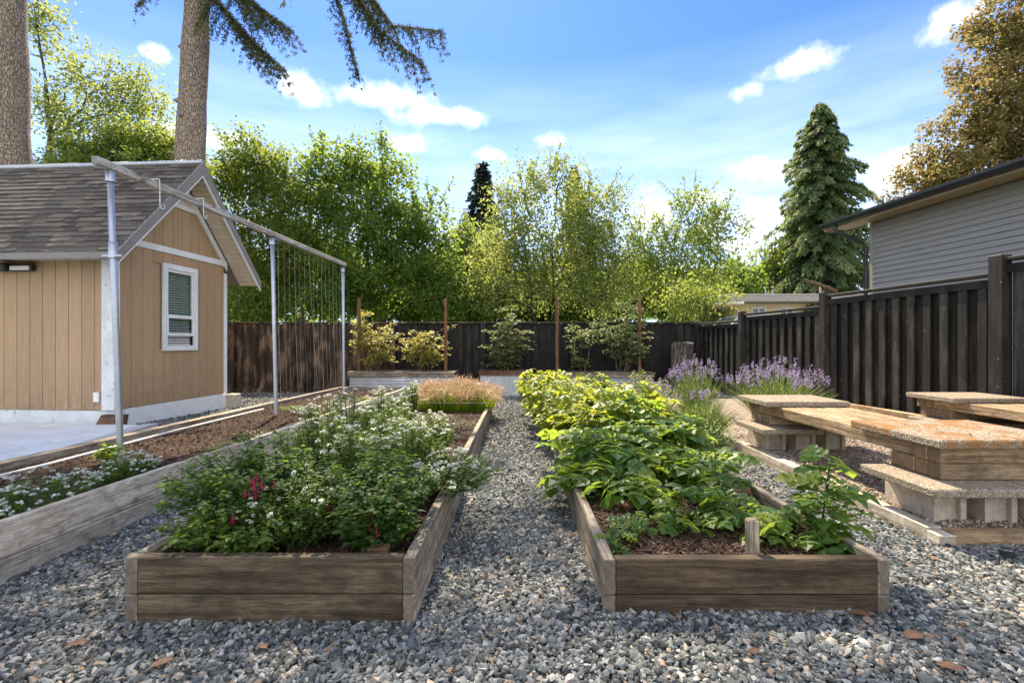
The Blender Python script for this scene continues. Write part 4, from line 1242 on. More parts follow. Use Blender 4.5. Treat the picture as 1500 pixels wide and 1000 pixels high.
# --- conifers with sprays
def conifer(name, label, base, top, radius, nb, leafm, barkm, sp_len, n_per, tr, droop=.5, z0=.06, irregular=.25, wid=.35, power=.85, spread=.38):
    base, top = np.array(base, float), np.array(top, float)
    t = thing(name, base, label, 'tree')
    tb, cb = MB(), MB()
    tb.tube(curve(base, top, 0, 8, .02), np.linspace(tr, .02, 8), 8)
    pos, ax, nr, rn, sz = [], [], [], [], []
    for k in range(nb):
        f = z0 + (1 - z0) * (k / nb) ** .9
        a = base + (top - base) * f
        az = k * 2.399 + rng.normal() * .3
        r = radius * (1 - f) ** power * (1 - irregular + 2 * irregular * rng.random()) * (1 + .22 * math.sin(az * 3 + f * 14) * (irregular > .4)) + .12
        d = np.array([math.cos(az), math.sin(az), 0])
        tip = a + d * r + [0, 0, -droop * r * .5 + .12 * r]
        cv = curve(a, tip, .12 * r, 5); tb.tube(cv, np.linspace(max(.012, tr * .22 * (1 - f)), .006, 5), 4, cap=False)
        n = max(8, int(n_per * (.25 + r / radius)))
        g = rng.random(n) ** .6
        i = np.clip((g * 4).astype(int), 0, 3); fr = g * 4 - i
        p = cv[i] * (1 - fr[:, None]) + cv[i + 1] * fr[:, None]
        side = np.cross(d, [0, 0, 1.0])
        s_ = (rng.random(n) - .5) * 2
        p = p + side * (s_ * r * spread * (1.15 - g))[:, None] + [0, 0, -1] * (rng.random(n) * sp_len * .8 + np.abs(s_) * r * .08)[:, None]
        pos.append(p); ax.append(unit(d * .7 + side * s_[:, None] * .9 + np.array([0, 0, -droop]) + rng.normal(size=(n, 3)) * .35))
        nr.append(unit(rng.normal(size=(n, 3)) * .6 + [0, 0, .6] + d * .4)); tone = rng.random() ** 1.5 * .6
        rn.append(np.clip(tone + .5 * rng.random(n) * g, 0, 1)); sz.append(sp_len * (.6 + .7 * rng.random(n)))
    pos, ax, nr, rn, sz = map(np.concatenate, (pos, ax, nr, rn, sz))
    tv = np.array([(0, 0, 0), (-.3, .35, .0), (-.18, .7, -.06), (0, 1, -.14), (.22, .6, -.04), (.34, .3, .0)]) * [wid / .35, 1, 1]
    cb.scatter(tv, [[[0, 5, 4, 1], [1, 4, 3, 2]]], pos, ax, nr, sz, rn)
    tb.build('trunk', barkm, t, smooth=True); cb.build('crown', leafm, t)
    return t


Y = 26
conifer('cedar_tree', 'tall full blue-green cedar between the bungalow and the grey house', at(1200, 470, Y) * [1, 1, 0] + [0, 0, -.2], at(1202, 150, Y), 3.35, 560, 'cedar_spray', 'branch_bark',   .19, 250, .3, 1.0, .05, .42, wid=.28, power=.62, spread=.2)
Y = 34
conifer('spruce_tree', 'small dark spruce tip far behind the gap in the trees', at(704, 480, Y) * [1, 1, 0] + [0, 0, -.2], at(707, 236, Y), 3.0, 190, 'spruce_needle', 'branch_bark', .4, 60, .25, .35, .15, .4, .22)
Y = 38
conifer('spruce_tree', 'distant spruce top peeping over the silvery green tree', at(840, 480, Y) * [1, 1, 0] + [0, 0, -.2], at(841, 243, Y), 2.4, 130, 'spruce_needle', 'branch_bark', .4, 50, .25, .35, .2, .4, .22)


# --- the two big firs behind the shed
def bough(tb, P, A, N, Rn, Sz, path, spread, dens, seg=.11, hang=.6, tone=None):
    """Fir limb along path: drooping side branchlets set with short needle tufts."""
    path = np.asarray(path, float); n = len(path)
    L = np.concatenate([[0], np.cumsum(np.linalg.norm(np.diff(path, axis=0), axis=1))]); tot = L[-1]
    tb.tube(path, np.linspace(.007 * tot + .01, .006, n), 5, cap=False)
    m = int(tot / .16 * dens)
    for k in range(m):
        s = tot * (.12 + .88 * (k + rng.random()) / m)
        i = min(np.searchsorted(L, s) - 1, n - 2); i = max(i, 0)
        f = (s - L[i]) / (L[i + 1] - L[i]); a = path[i] * (1 - f) + path[i + 1] * f
        d = unit(path[i + 1] - path[i]); side = unit(np.cross(d, [0, 0, 1.0])) * (1 if k % 2 else -1)
        ln = spread * (1.05 - .75 * s / tot) * (.5 + .8 * rng.random())
        hg = hang * (.6 + .8 * rng.random())
        g = np.linspace(0, 1, max(3, int(ln / seg)))
        br = a + (d * .6 + side * .75)[None] * (g * ln)[:, None] + np.array([0, 0, -1]) * (g ** 1.5 * ln * hg)[:, None]
        tn = rng.random() * .5 if tone is None else tone
        if len(br) > 2 and k % 2 == 0: tb.tube(br, np.linspace(.005, .002, len(br)), 3, cap=False)
        bd = unit(np.gradient(br, axis=0))
        for q in range(14 if seg < .1 else 6):
            P.append(br + rng.normal(size=br.shape) * seg * .3); A.append(unit(bd * .6 + rng.normal(size=br.shape) * .55 + [0, 0, -.2])); N.append(rdir(len(br)))
            Rn.append(np.clip(tn + .5 * rng.random(len(br)), 0, 1)); Sz.append(np.full(len(br), seg * 1.25) * (.7 + .6 * rng.random(len(br))))
    return


def fir(label, base, top, tr, boughs, auto):
    base, top = np.array(base, float), np.array(top, float)
    t = thing('fir_tree', base, label, 'tree', 'tall firs behind the shed')
    tb, lb = MB(), MB()
    nseg, ns = 40, 22
    pts = curve(base, top, 0, nseg); pts[:, 0] += .05 * np.sin(np.linspace(0, 9, nseg)); 
    rad = tr * (1 - .82 * np.linspace(0, 1, nseg)) * (1 + .05 * np.sin(np.arange(nseg) * 2.1)) + .18 * tr * np.exp(-np.linspace(0, 30, nseg))
    tb.tube(pts, rad, ns, jit=.05)
    P, A, N, Rn, Sz = [], [], [], [], []
    fr = lambda z: base + (top - base) * (z - base[2]) / (top[2] - base[2])
    for pa, sp_, de, seg, hg in boughs: bough(tb, P, A, N, Rn, Sz, pa, sp_, de, seg, hg)
    for (z, az, ln, dz) in auto:
        a = fr(z); d = np.array([math.cos(az), math.sin(az), 0])
        pa = [a, a + d * ln * .35 + [0, 0, .05 * ln], a + d * ln * .7 + [0, 0, dz * .4], a + d * ln + [0, 0, dz]]
        bough(tb, P, A, N, Rn, Sz, pa, 1.45, .85, .24, .55)
    P, A, N, Rn, Sz = map(np.concatenate, (P, A, N, Rn, Sz))
    lb.scatter(np.array([(0, 0, 0), (-.11, .4, 0), (0, 1, 0), (.11, .4, 0)]), [[[0, 3, 2, 1]]], P, A, N, Sz, Rn)
    # knots and stubs on the bark
    for k in range(26):
        z = base[2] + (k + .5) / 26 * 12; a = rng.random() * 6.28; c = fr(z); r = tr * (1 - .82 * (z - base[2]) / (top[2] - base[2]))
        d = np.array([math.cos(a), math.sin(a), -.1]); tb.tube([c + d * r * .85, c + d * r * 1.06, c + d * (r + .04 + .08 * rng.random())], [.09, .05, .015], 7)
    tb.build('trunk', 'fir_bark', t, smooth=True); lb.build('crown', 'fir_needle', t)
    return t


Y2 = 12.6
a_, b_ = at(275, 240, Y2), at(290, 0, Y2); dv = (b_ - a_) / (b_[2] - a_[2])
base2 = a_ + dv * (-.2 - a_[2]); top2 = a_ + dv * (27 - a_[2])
tr2 = at(299, 0, Y2)[0] - at(275.5, 0, Y2)[0]
pb = lambda px, py, y: at(px, py, y)
ob = [([pb(300, -60, 12.6), pb(340, -25, 12.2), pb(385, 15, 11.9), pb(428, 45, 11.6)], 1.0, 3.2, .065, .95),
      ([pb(300, -20, 12.5), pb(335, 20, 12.1), pb(375, 65, 11.8), pb(418, 104, 11.6)], .85, 3.2, .065, .9),
      ([pb(298, -70, 12.6), pb(260, -50, 12.2), pb(225, -20, 12.0), pb(200, 8, 11.8)], .6, 2.4, .065, .7),
      ([pb(330, -340, 12.6), pb(440, -210, 12.0), pb(520, -40, 11.5), pb(575, 38, 11.2), pb(648, 46, 11.0)], 1.1, 2.7, .065, .95),
      ([pb(330, -300, 12.6), pb(430, -180, 11.9), pb(505, -40, 11.4), pb(555, 45, 11.1), pb(620, 92, 10.9)], 1.1, 2.7, .065, .95),
      ([pb(330, -320, 12.4), pb(420, -160, 12.0), pb(475, -60, 11.8), pb(500, 20, 11.6), pb(524, 112, 11.4)], .6, 2.6, .065, 1.0)]
auto2 = []
zz = 13.9
while zz < 25:
    for q in range(3):
        az = -1.6 + 3.4 * rng.random() if zz < 18 else rng.random() * 6.28
        auto2.append((zz, az + (math.pi * .9 if q == 2 else 0) * (zz < 18) * -1, 5.0 * (1 - (zz - 11) / 20) * (.7 + .5 * rng.random()), -.28 * 4))
    zz += .8
for z, ln in ((14.6, 7.6), (15.6, 8.4), (16.8, 8.0), (17.8, 7.4)):
    for az in (-.62, -.3, .0): auto2.append((z, az + rng.normal() * .12, ln * (.8 + .3 * rng.random()), -.2 * ln))
fir('tall fir with a clean grey trunk rising from behind the shed ridge and drooping boughs', base2, top2, tr2, ob, auto2)
Y1 = 12.4
base1 = at(12, 240, Y1); top1 = base1 + [-.25, 0, 27]; base1 = np.array([base1[0], Y1, -.2])
auto1 = []
zz = 16.0
while zz < 24:
    for q in range(4):
        ln = 5.2 * (1 - (zz - 10) / 19) * (.75 + .5 * rng.random()); auto1.append((zz, rng.random() * 6.28, ln, -.3 * ln))
    zz += 1.0
fir('thick rough barked fir trunk cut off by the picture edge behind the shed roof', base1, top1, at(42, 0, Y1)[0] - at(12, 0, Y1)[0], [], auto1)


# ------------------------------------------------------------------ small plants
def stems_fan(c, rx, ry, h, n, lean=(0, 0), base_r=.25, hvar=.35):
    a = rng.random(n) * 6.28; r = np.sqrt(rng.random(n))
    b0 = np.stack([c[0] + np.cos(a) * r * rx * base_r, c[1] + np.sin(a) * r * ry * base_r, np.full(n, c[2])], 1)
    hh = h * (1 - .45 * r ** 2) * (1 - hvar + hvar * 1.3 * rng.random(n))
    tip = np.stack([c[0] + np.cos(a) * r * rx + lean[0], c[1] + np.sin(a) * r * ry + lean[1], c[2] + hh], 1)
    return b0, tip


def bez(b0, tip, f):
    """Points on stems that rise first, then lean out."""
    m = b0 * .6 + tip * .4; m[:, 2] = b0[:, 2] + (tip[:, 2] - b0[:, 2]) * .7
    f = f[:, None]
    return b0 * (1 - f) ** 2 + 2 * m * f * (1 - f) + tip * f * f


def stem_tubes(b, b0, tip, r=.004, every=1):
    for i in range(0, len(b0), every):
        f = np.linspace(0, 1, 5); p = bez(np.repeat(b0[i:i + 1], 5, 0), np.repeat(tip[i:i + 1], 5, 0), f)
        b.tube(p, np.linspace(r, r * .5, 5), 4, cap=False)


def bush(name, label, cat, c, rx, ry, h, nst, nlf, ll, leafm, stemm, group=None, tmpl=OVATE, wid=1.0, lo=.2, stem_r=.004, droop=.2, hvar=.35, lean=(0, 0), every=1, base_r=.25, up=.3):
    c = np.array(c, float); t = thing(name, c, label, cat, group)
    b0, tip = stems_fan(c, rx, ry, h, nst, lean, base_r, hvar)
    sb = MB(); stem_tubes(sb, b0, tip, stem_r, every); sb.build('stems', stemm, t)
    i = rng.integers(0, nst, nlf); f = lo + (1 - lo) * rng.random(nlf) ** .75
    p = bez(b0[i], tip[i], f) + rng.normal(size=(nlf, 3)) * ll * .35
    az = rng.random(nlf) * 6.28
    ax = unit(np.stack([np.cos(az), np.sin(az), up - droop * rng.random(nlf) * 2], 1))
    nr = unit(rng.normal(size=(nlf, 3)) * .35 + [0, 0, 1])
    tone = rng.random(nst)[i]
    lb = MB().scatter(tmpl[0] * [wid, 1, 1], tmpl[1], p, ax, nr, ll * (.55 + .6 * rng.random(nlf)), np.clip(.55 * tone + .45 * rng.random(nlf), 0, 1))
    lb.build('foliage', leafm, t)
    return t, tip


def umbels(t, tips, n, size, mat_='white_petal', florets=46, name='flowers', fl=.008, dome=.25):
    b = MB(); i = rng.choice(len(tips), n, replace=n > len(tips))
    P, A, N, S_ = [], [], [], []
    for j in i:
        s = size * (.55 + .7 * rng.random()); tl = rng.normal(size=2) * .22
        a = rng.random(florets) * 6.28; r = np.sqrt(rng.random(florets)) * s
        x, y = np.cos(a) * r, np.sin(a) * r
        z = .02 + (1 - (r / s) ** 2) * s * dome + x * tl[0] + y * tl[1] + rng.normal(size=florets) * .003
        P.append(tips[j] + np.stack([x, y, z], 1))
        A.append(np.stack([np.cos(a), np.sin(a), .25 * rng.normal(size=florets)], 1)); N.append(unit(rng.normal(size=(florets, 3)) * .3 + [0, 0, 1])); S_.append(np.full(florets, fl) * (.7 + .7 * rng.random(florets)))
    P, A, N, S_ = map(np.concatenate, (P, A, N, S_))
    b.scatter(np.array([(-.5, -.5, 0), (.5, -.5, .1), (.5, .5, 0), (-.5, .5, .1)]), [[[0, 1, 2, 3]]], P - A * S_[:, None] * .2, A, N, S_ * 1.5, rng.random(len(P)))
    b.build(name, mat_, t)


def zA(x, y): return float(SOIL_A(np.array(x), np.array(y)))
def zB(x, y): return float(SOIL_B(np.array(x), np.array(y)))
def zC(x, y): return float(SOIL_C(np.array(x), np.array(y)))


# ---- fuchsias in the near bed
def fuchsia(label, x, y, rx, ry, h, nst, nlf, nfl, lean=(0, 0), spots=None):
    t, tip = bush('fuchsia_bush', label, 'shrub', (x, y, zA(x, y)), rx, ry, h, nst, int(nlf * 1.5), .038, 'fuchsia_leaf', 'green_stem', 'fuchsia bushes', lo=.12, wid=.85, droop=.3, lean=lean, base_r=.45)
    pet = (np.array([(0, 0, 0), (-.17, .5, .03), (0, 1, .02), (.17, .5, .03)]), [[[0, 3, 2, 1]]])
    for k in range(nfl):
        b = MB()
        p = np.array(spots[k % len(spots)]) + rng.normal(size=3) * np.array([.012, .02, .010])
        b.tube([p + [0, 0, .03], p + [0, 0, .012], p], [.001, .004, .006], 6, rnd=.6)
        for q in range(5):
            a = q * 1.257 + rng.random() * .5; b.scatter(pet[0], pet[1], p[None], np.array([[math.cos(a), math.sin(a), .1 - .5 * rng.random()]]), np.array([[0, 0, 1.0]]), np.array([.026]), np.array([rng.random() * .7]))
        b.tube([p, p + [0, 0, -.012], p + [0, 0, -.019]], [.007, .011, .007], 7, rnd=.05)
        b.build('flower', 'fuchsia_petal', t)


sA = lambda px, py, y: at(px, py, y)
fuchsia('large dark fuchsia bush leaning over the outer corner of the near bed', -1.33, 2.62, .42, .46, .46, 120, 5200, 9, (-.06, -.05), [sA(370, 702, 2.25), sA(388, 712, 2.22), sA(378, 723, 2.2), sA(362, 725, 2.2), sA(335, 755, 2.15), sA(408, 708, 2.3)])
fuchsia('fuchsia bush with crimson flowers close to the path side of the near bed', -.74, 2.58, .33, .44, .40, 110, 4200, 11, (0, -.06), [sA(545, 752, 2.2), sA(556, 775, 2.15), sA(536, 773, 2.15), sA(532, 762, 2.15), sA(558, 730, 2.25), sA(578, 735, 2.25), sA(485, 750, 2.2), sA(552, 755, 2.2)])
t, tip = bush('flowering_herb', 'small bright green herb with cream buds between the two fuchsias', 'plant', (-1.03, 2.30, zA(-1.03, 2.3)), .26, .22, .33, 110, 3300, .026, 'herb_leaf', 'green_stem', lo=.1)
for q in tip[tip[:, 1] < 2.36][:26]: umbels(t, q[None], 1, .009, 'white_petal', 9, 'flower', fl=.008)
bush('geranium_plant', 'low plant with feathery light green leaves in the outer front corner of the near bed', 'plant', (-1.36, 2.20, zA(-1.36, 2.2)), .24, .16, .2, 60, 1500, .038, 'herb_leaf', 'green_stem', lo=.2)
bush('geranium_plant', 'small soft green tuft sticking up over the near front board', 'plant', (-1.18, 2.13, zA(-1.18, 2.13)), .13, .09, .14, 34, 500, .036, 'herb_leaf', 'green_stem', lo=.2)
bush('geranium_plant', 'dark green leafy filler under the crimson flowered fuchsia', 'plant', (-.66, 2.22, zA(-.66, 2.22)), .24, .16, .24, 70, 1500, .045, 'fuchsia_leaf', 'green_stem', lo=.1)

# ---- white umbel plants
WH = [(-1.30, 3.25, .22, .32, .58, 'tall white flat-headed plant behind the large dark fuchsia'),
      (-.98, 3.05, .24, .3, .44, 'white flat-headed plant in the middle of the near bed just behind the herb'),
      (-.72, 3.32, .24, .3, .47, 'white flat-headed plant on the path side behind the crimson flowered fuchsia'),
      (-1.36, 3.95, .24, .36, .58, 'white flat-headed plant brushing the outer board of the near bed'),
      (-.95, 3.75, .26, .36, .50, 'dense white flat-headed plant at the heart of the near bed'),
      (-.72, 4.1, .2, .28, .40, 'white flat-headed plant next to the bare mossy soil'),
      (-1.34, 4.8, .24, .42, .54, 'feathery white flowered plant halfway along the outer board'),
      (-1.42, 5.7, .16, .38, .40, 'sparse feathery white flowered plant past the mossy soil'),
      (-1.5, 6.9, .14, .35, .46, 'silvery white flowered plant near the tan grass mound')]
for x, y, rx, ry, h, lab in WH:
    n = int(2100 * rx / .22)
    t, tip = bush('yarrow_plant', lab, 'flower', (x, y, zA(x, y)), rx, ry, h, 62, int(n * 1.5), .036, 'herb_leaf', 'green_stem', 'white flower heads in the near bed', lo=.1, hvar=.28, base_r=.6, wid=.6)
    umbels(t, tip[tip[:, 2] > np.quantile(tip[:, 2], .2)], 40, .023, florets=26, fl=.0055)
t, tip = bush('candytuft_plant', 'mound of white flowers hanging over the path side board of the near bed', 'flower', (-.45, 3.12, .22), .29, .42, .22, 120, 1700, .03, 'herb_leaf', 'green_stem', lo=.2, lean=(.06, 0), base_r=.5)
tip = tip + np.where(tip[:, 0:1] > -.36, 1, 0) * np.array([0, 0, -.12]) * ((tip[:, 0:1] + .36) / .15)
umbels(t, tip, 85, .026, florets=30, fl=.006)

# ---- alyssum and friends in the border bed
for x, y, rx, ry, h, lab, sd in ((-2.78, 2.75, .24, .42, .16, 'broad mound of white alyssum at the near end of the border bed', 0), (-2.76, 3.42, .2, .26, .15, 'smaller greener mound of white alyssum by the first clothesline pole', 1)):
    t, tip = bush('alyssum_plant', lab, 'flower', (x, y, zC(x, y)), rx, ry, h + .07, 140, 3200, .023, 'herb_leaf', 'green_stem', 'white alyssum mounds', lo=.2, stem_r=.002, every=2)
    umbels(t, tip, 130 if sd == 0 else 75, .016, florets=16, fl=.006)
t, tip = bush('small_fern', 'small yellow-green fern at the foot of the first clothesline pole', 'plant', (-3.33, 3.98, zC(-3.3, 4)), .17, .13, .16, 9, 240, .05, 'green_blade', 'green_stem', lo=.3)
for x, y, lab, m_ in ((-2.75, 4.6, 'low mossy green patch against the pale border board', 'moss'), (-2.9, 5.3, 'low olive groundcover in the middle of the border bed', 'moss'), (-3.0, 6.9, 'silvery low plant beyond the second clothesline pole', 'silver_leaf'), (-2.72, 7.6, 'pale silvery low plant against the far border board', 'silver_leaf'), (-2.85, 9.0, 'golden low plant at the far end of the border bed', 'yellow_leaf'), (-3.5, 7.6, 'small green tuft near the border rail', 'herb_leaf'), (-3.1, 8.3, 'silvery tuft near the third clothesline pole', 'silver_leaf'), (-2.8, 9.9, 'feathery silver plant before the wide ribbed planter', 'silver_leaf')):
    bush('ground_cover_plant', lab, 'plant', (x, y, zC(x, y) - .01), .24, .26, .07 if m_ != 'silver_leaf' else .16, 40, 480, .028, m_, 'green_stem', lo=.3, stem_r=.002, every=3)

# ---- mossy thyme on the bare soil and the tan grass mound
for x, y, lab in ((-.78, 5.0, 'brownish thyme patch on bare soil next to the white flowers'), (-.66, 5.9, 'green and brown thyme patch beside the path side board'), (-1.0, 6.4, 'dry thyme patch before the tan grass mound')):
    bush('thyme_patch', lab, 'plant', (x, y, zA(x, y) - .02), .26, .34, .09, 70, 1100, .018, 'moss', 'pale_stem', lo=.2, stem_r=.0015, every=3)
t = thing('ornamental_grass', (-1.0, 7.85, zA(-1, 7.8)), 'mound of green grass topped with pinkish tan seed heads at the bed end', 'grass mound')
n = 4600
x = -1.57 + 1.17 * rng.random(n); y = 7.3 + 1.0 * rng.random(n)
dome = np.clip(1 - np.abs((x + .985) / .62) ** 2.6, 0, 1) ** .5 * np.clip(1 - np.abs((y - 7.85) / .6) ** 3, 0, 1) ** .5
z0_ = np.full(n, zA(-1, 7.8)); hgt = (.17 + .19 * dome) * (.85 + .3 * rng.random(n)) * (1 + .15 * np.sin(x * 11 + y * 7))
ax = unit(np.stack([rng.normal(size=n) * .22 + np.where(x > -.5, .3, 0), rng.normal(size=n) * .22 - np.where(y < 7.5, .25, 0), np.ones(n)], 1))
MB().scatter(BLADE[0] * [.045, 1, 1], BLADE[1], np.stack([x, y, z0_], 1), ax, rdir(n), hgt, rng.random(n)).build('blades', 'green_blade', t)
m_ = 5200; i = rng.integers(0, n, m_)
p = np.stack([x, y, z0_], 1)[i] + ax[i] * hgt[i][:, None] * (.86 + .3 * rng.random((m_, 1))); p[:, :2] += rng.normal(size=(m_, 2)) * .03
out = np.stack([np.clip((p[:, 0] + 1.0) * .9, -1, 1), np.clip((p[:, 1] - 7.8) * 1.0, -1, 1), np.full(m_, .1)], 1)
MB().scatter(BLADE[0] * [.12, 1, 1], BLADE[1], p, unit(out + rng.normal(size=(m_, 3)) * .45), rdir(m_, .6), .10 * (.6 + .6 * rng.random(m_)), rng.random(m_)).build('seed_heads', 'tan_grass', t)
b = MB().tube([(-1.6, 7.22, .27), (-.40, 7.22, .26)], .004, 5)
tag(b.build('garden_string', 'string', loc=(-1, 7.22, .26)), 'string stretched level across the bed before the tan grass mound', 'string')

# ---- vegetable bed: pinnate leaved plants
COMP = [compound(3, .36, .3, 1.5, .38, s) for s in range(4)]


def veg_mesh(leafm, h, w, nl, ll, seed, stemm='green_stem', upright=False):
    b0, tip = stems_fan(np.zeros(3), w * .8, w * .8, h, 9 if not upright else 2, base_r=.2)
    sb = MB(); stem_tubes(sb, b0, tip, .007 if not upright else .009)
    lb = MB()
    for k in range(4):
        n = nl // 4
        i = rng.integers(0, len(b0), n); f = (.3 if not upright else .25) + (.7 if not upright else .75) * rng.random(n)
        p = bez(b0[i], tip[i], f)
        o = tip[i] - np.array([0, 0, h * .4]); az = np.arctan2(o[:, 1], o[:, 0]) + rng.normal(size=n) * (1.0 if not upright else 3)
        ax = unit(np.stack([np.cos(az), np.sin(az), .35 - .5 * rng.random(n)], 1)); nr = unit(rng.normal(size=(n, 3)) * .3 + [0, 0, 1])
        lb.scatter(COMP[k][0], COMP[k][1], p, ax, nr, ll * (.65 + .6 * rng.random(n)), np.clip(.2 + .75 * rng.random(n), 0, 1))
    o = np.zeros(3)
    t = thing('vegetable_plant', o, 'tmp', 'vegetable plant', 'broad leaved plants in the vegetable bed')
    sb.build('stems', stemm, t); lb.build('foliage', leafm, t)
    return t


protos = {'g0': veg_mesh('potato_leaf', .33, .26, 52, .25, 0), 'g1': veg_mesh('potato_leaf', .26, .28, 44, .27, 1), 'g2': veg_mesh('potato_leaf', .40, .26, 60, .24, 2),
          's0': veg_mesh('sunlit_toned_leaf', .50, .30, 84, .24, 3), 's1': veg_mesh('sunlit_toned_leaf', .42, .34, 80, .23, 4), 't0': veg_mesh('potato_leaf', .62, .20, 44, .185, 5, upright=True), 'p0': veg_mesh('potato_leaf', .20, .17, 24, .17, 6)}
VEG = [('g1', .66, 3.12, .82, 'leafy plant drooping over the path side board before the bare soil'),
       ('p0', .60, 2.56, .5, 'tiny seedling-like plant by the path side board near the front'),
       ('g0', .93, 2.66, .55, 'pale green small plant on the bare mulch behind the front board'),
       ('p0', .50, 2.36, .5, 'single small weed in the path side front corner of the leafy bed'),
       ('g1', 1.38, 2.42, .62, 'spreading plant hanging over the bench side front corner of the leafy bed'),
       ('t0', 1.52, 2.44, .9, 'tall thin plant reaching out towards the near bench'),
       ('g0', 1.22, 2.7, .58, 'leafy plant just behind the short wooden stub'),
       ('g2', 1.32, 3.25, .78, 'bushy dark plant before the far bench support'),
       ('g0', 1.06, 3.75, .8, 'bushy plant behind the patch of bare soil'),
       ('g1', .55, 3.55, .95, 'plant spilling its leaves over the path side board halfway'),
       ('g2', .80, 3.75, .88, 'full plant in the middle row behind the drooping leaves'),
       ('g0', 1.38, 3.85, .9, 'plant on the bench side edge in the second row'),
       ('g1', .62, 4.35, .95, 'plant by the joint of the path side boards'),
       ('g2', 1.02, 4.3, .9, 'half shaded plant in the heart of the leafy bed'),
       ('g0', 1.4, 4.5, .95, 'plant beside the lavender on the bench side'),
       ('t0', 1.00, 4.75, 1.28, 'tall single stem standing high above the sunlit leaves'),
       ('t0', 1.22, 5.0, 1.05, 'second tall stem beside the highest one'),
       ('s1', .75, 5.0, .9, 'first yellow-lit plant beyond the shaded half')]
used = set()


def place(key, x, y, s, lab):
    src = protos[key]
    o = src if key not in used else copy_tree(src)
    used.add(key)
    o.location = (x, y, zB(x, y) - .01); o.scale = (s, s, s * (1.3 if key[0] == 's' else 1.12)); o.rotation_euler = (0, 0, rng.random() * 6.28); o['label'] = lab
    return o


for k, x, y, s, lab in VEG: place(k, x, y, s * (1.14 if 3.4 < y < 5.1 and k != 't0' else 1), lab)
n = 0
for y in np.arange(5.35, 9.0, .52):
    for x in (.52, .92, 1.34):
        o = place('s0' if (n % 2) else 's1', x + rng.normal() * .05, y + rng.normal() * .08, .84 + .24 * rng.random() * (1.15 if x < .8 else 1), 'sunlit yellow-green plant in the crowded far half of the vegetable bed')
        o['group'] = 'sunlit plants crowding the far half of the vegetable bed'
        n += 1
place('s0', .42, 8.6, 1.1, 'tall sunlit plant leaning over the far end of the path'); place('s1', .36, 7.3, .8, 'sunlit plant hanging its leaves into the path')


# ---- lavender and neighbours
def lavender(label, x, y, z, r, h, nst, nfl, flm='lavender_flower', fs=.055):
    c = np.array([x, y, z]); t = thing('lavender_bush', c, label, 'shrub', 'lavender bushes by the benches')
    b0, tip = stems_fan(c, r, r, h, nst, base_r=.3, hvar=.25)
    sb = MB(); stem_tubes(sb, b0, tip, .0035); 
    i = rng.integers(0, nst, nst * 14); f = .05 + .62 * rng.random(len(i)); p = bez(b0[i], tip[i], f)
    az = rng.random(len(i)) * 6.28; ax = unit(np.stack([np.cos(az) * .6, np.sin(az) * .6, np.ones(len(i))], 1))
    lb = MB().scatter(BLADE[0] * [.12, 1, 1], BLADE[1], p, ax, rdir(len(i)), .06 * (.6 + .7 * rng.random(len(i))), rng.random(len(i)))
    lb.build('foliage', 'lavender_stem', t); sb.build('stems', 'lavender_stem', t)
    top = tip[np.argsort(-tip[:, 2])[:nfl]]; N = 16
    i = np.repeat(np.arange(len(top)), N); f = rng.random(len(i)); a = rng.random(len(i)) * 6.28
    p = top[i] + np.stack([np.cos(a) * .006, np.sin(a) * .006, (f - .5) * fs * 1.7], 1)
    ax = unit(np.stack([np.cos(a), np.sin(a), .7 + 0 * a], 1))
    MB().scatter(RHOMB[0], RHOMB[1], p, ax, rdir(len(i), .5), .02 * (.7 + .5 * rng.random(len(i))), rng.random(len(i))).build('flowers', flm, t)


lavender('large purple lavender in full bloom between the bench end and the black fence', 3.55, 6.6, .05, .72, .86, 300, 190)
lavender('purple lavender standing before the tree stump', 2.75, 7.4, -.02, .55, .92, 190, 110)
lavender('green lavender bush with few flowers beside the far bench support', 2.22, 5.75, .0, .42, .55, 260, 12)
lavender('faded grey-purple lavender at the bench side of the vegetable bed', 1.95, 6.9, -.05, .42, .66, 150, 110, 'grey_flower')
t = thing('dry_grass_clump', (1.98, 6.35, -.05), 'clump of bleached straw stems under the faded lavender', 'grass clump')
n = 420; a = rng.random(n) * 6.28; r = rng.random(n) * .2
MB().scatter(BLADE[0] * [.03, 1, 1], BLADE[1], np.stack([1.95 + np.cos(a) * r, 6.3 + np.sin(a) * r, np.full(n, -.06)], 1), unit(np.stack([np.cos(a) * .5, np.sin(a) * .5, np.ones(n)], 1)), rdir(n), .36 * (.6 + .6 * rng.random(n)), rng.random(n)).build('blades', 'straw', t)
bush('herb_bush', 'rounded yellow-green bush beyond the vegetable bed near the stump', 'shrub', (2.15, 8.3, -.1), .6, .5, .75, 90, 1900, .05, 'sunlit_toned_leaf', 'green_stem', lo=.15)
bush('herb_bush', 'small light green bush close under the far bench support', 'shrub', (2.1, 5.1, -.05), .22, .25, .42, 60, 800, .035, 'lavender_stem', 'green_stem', lo=.15)


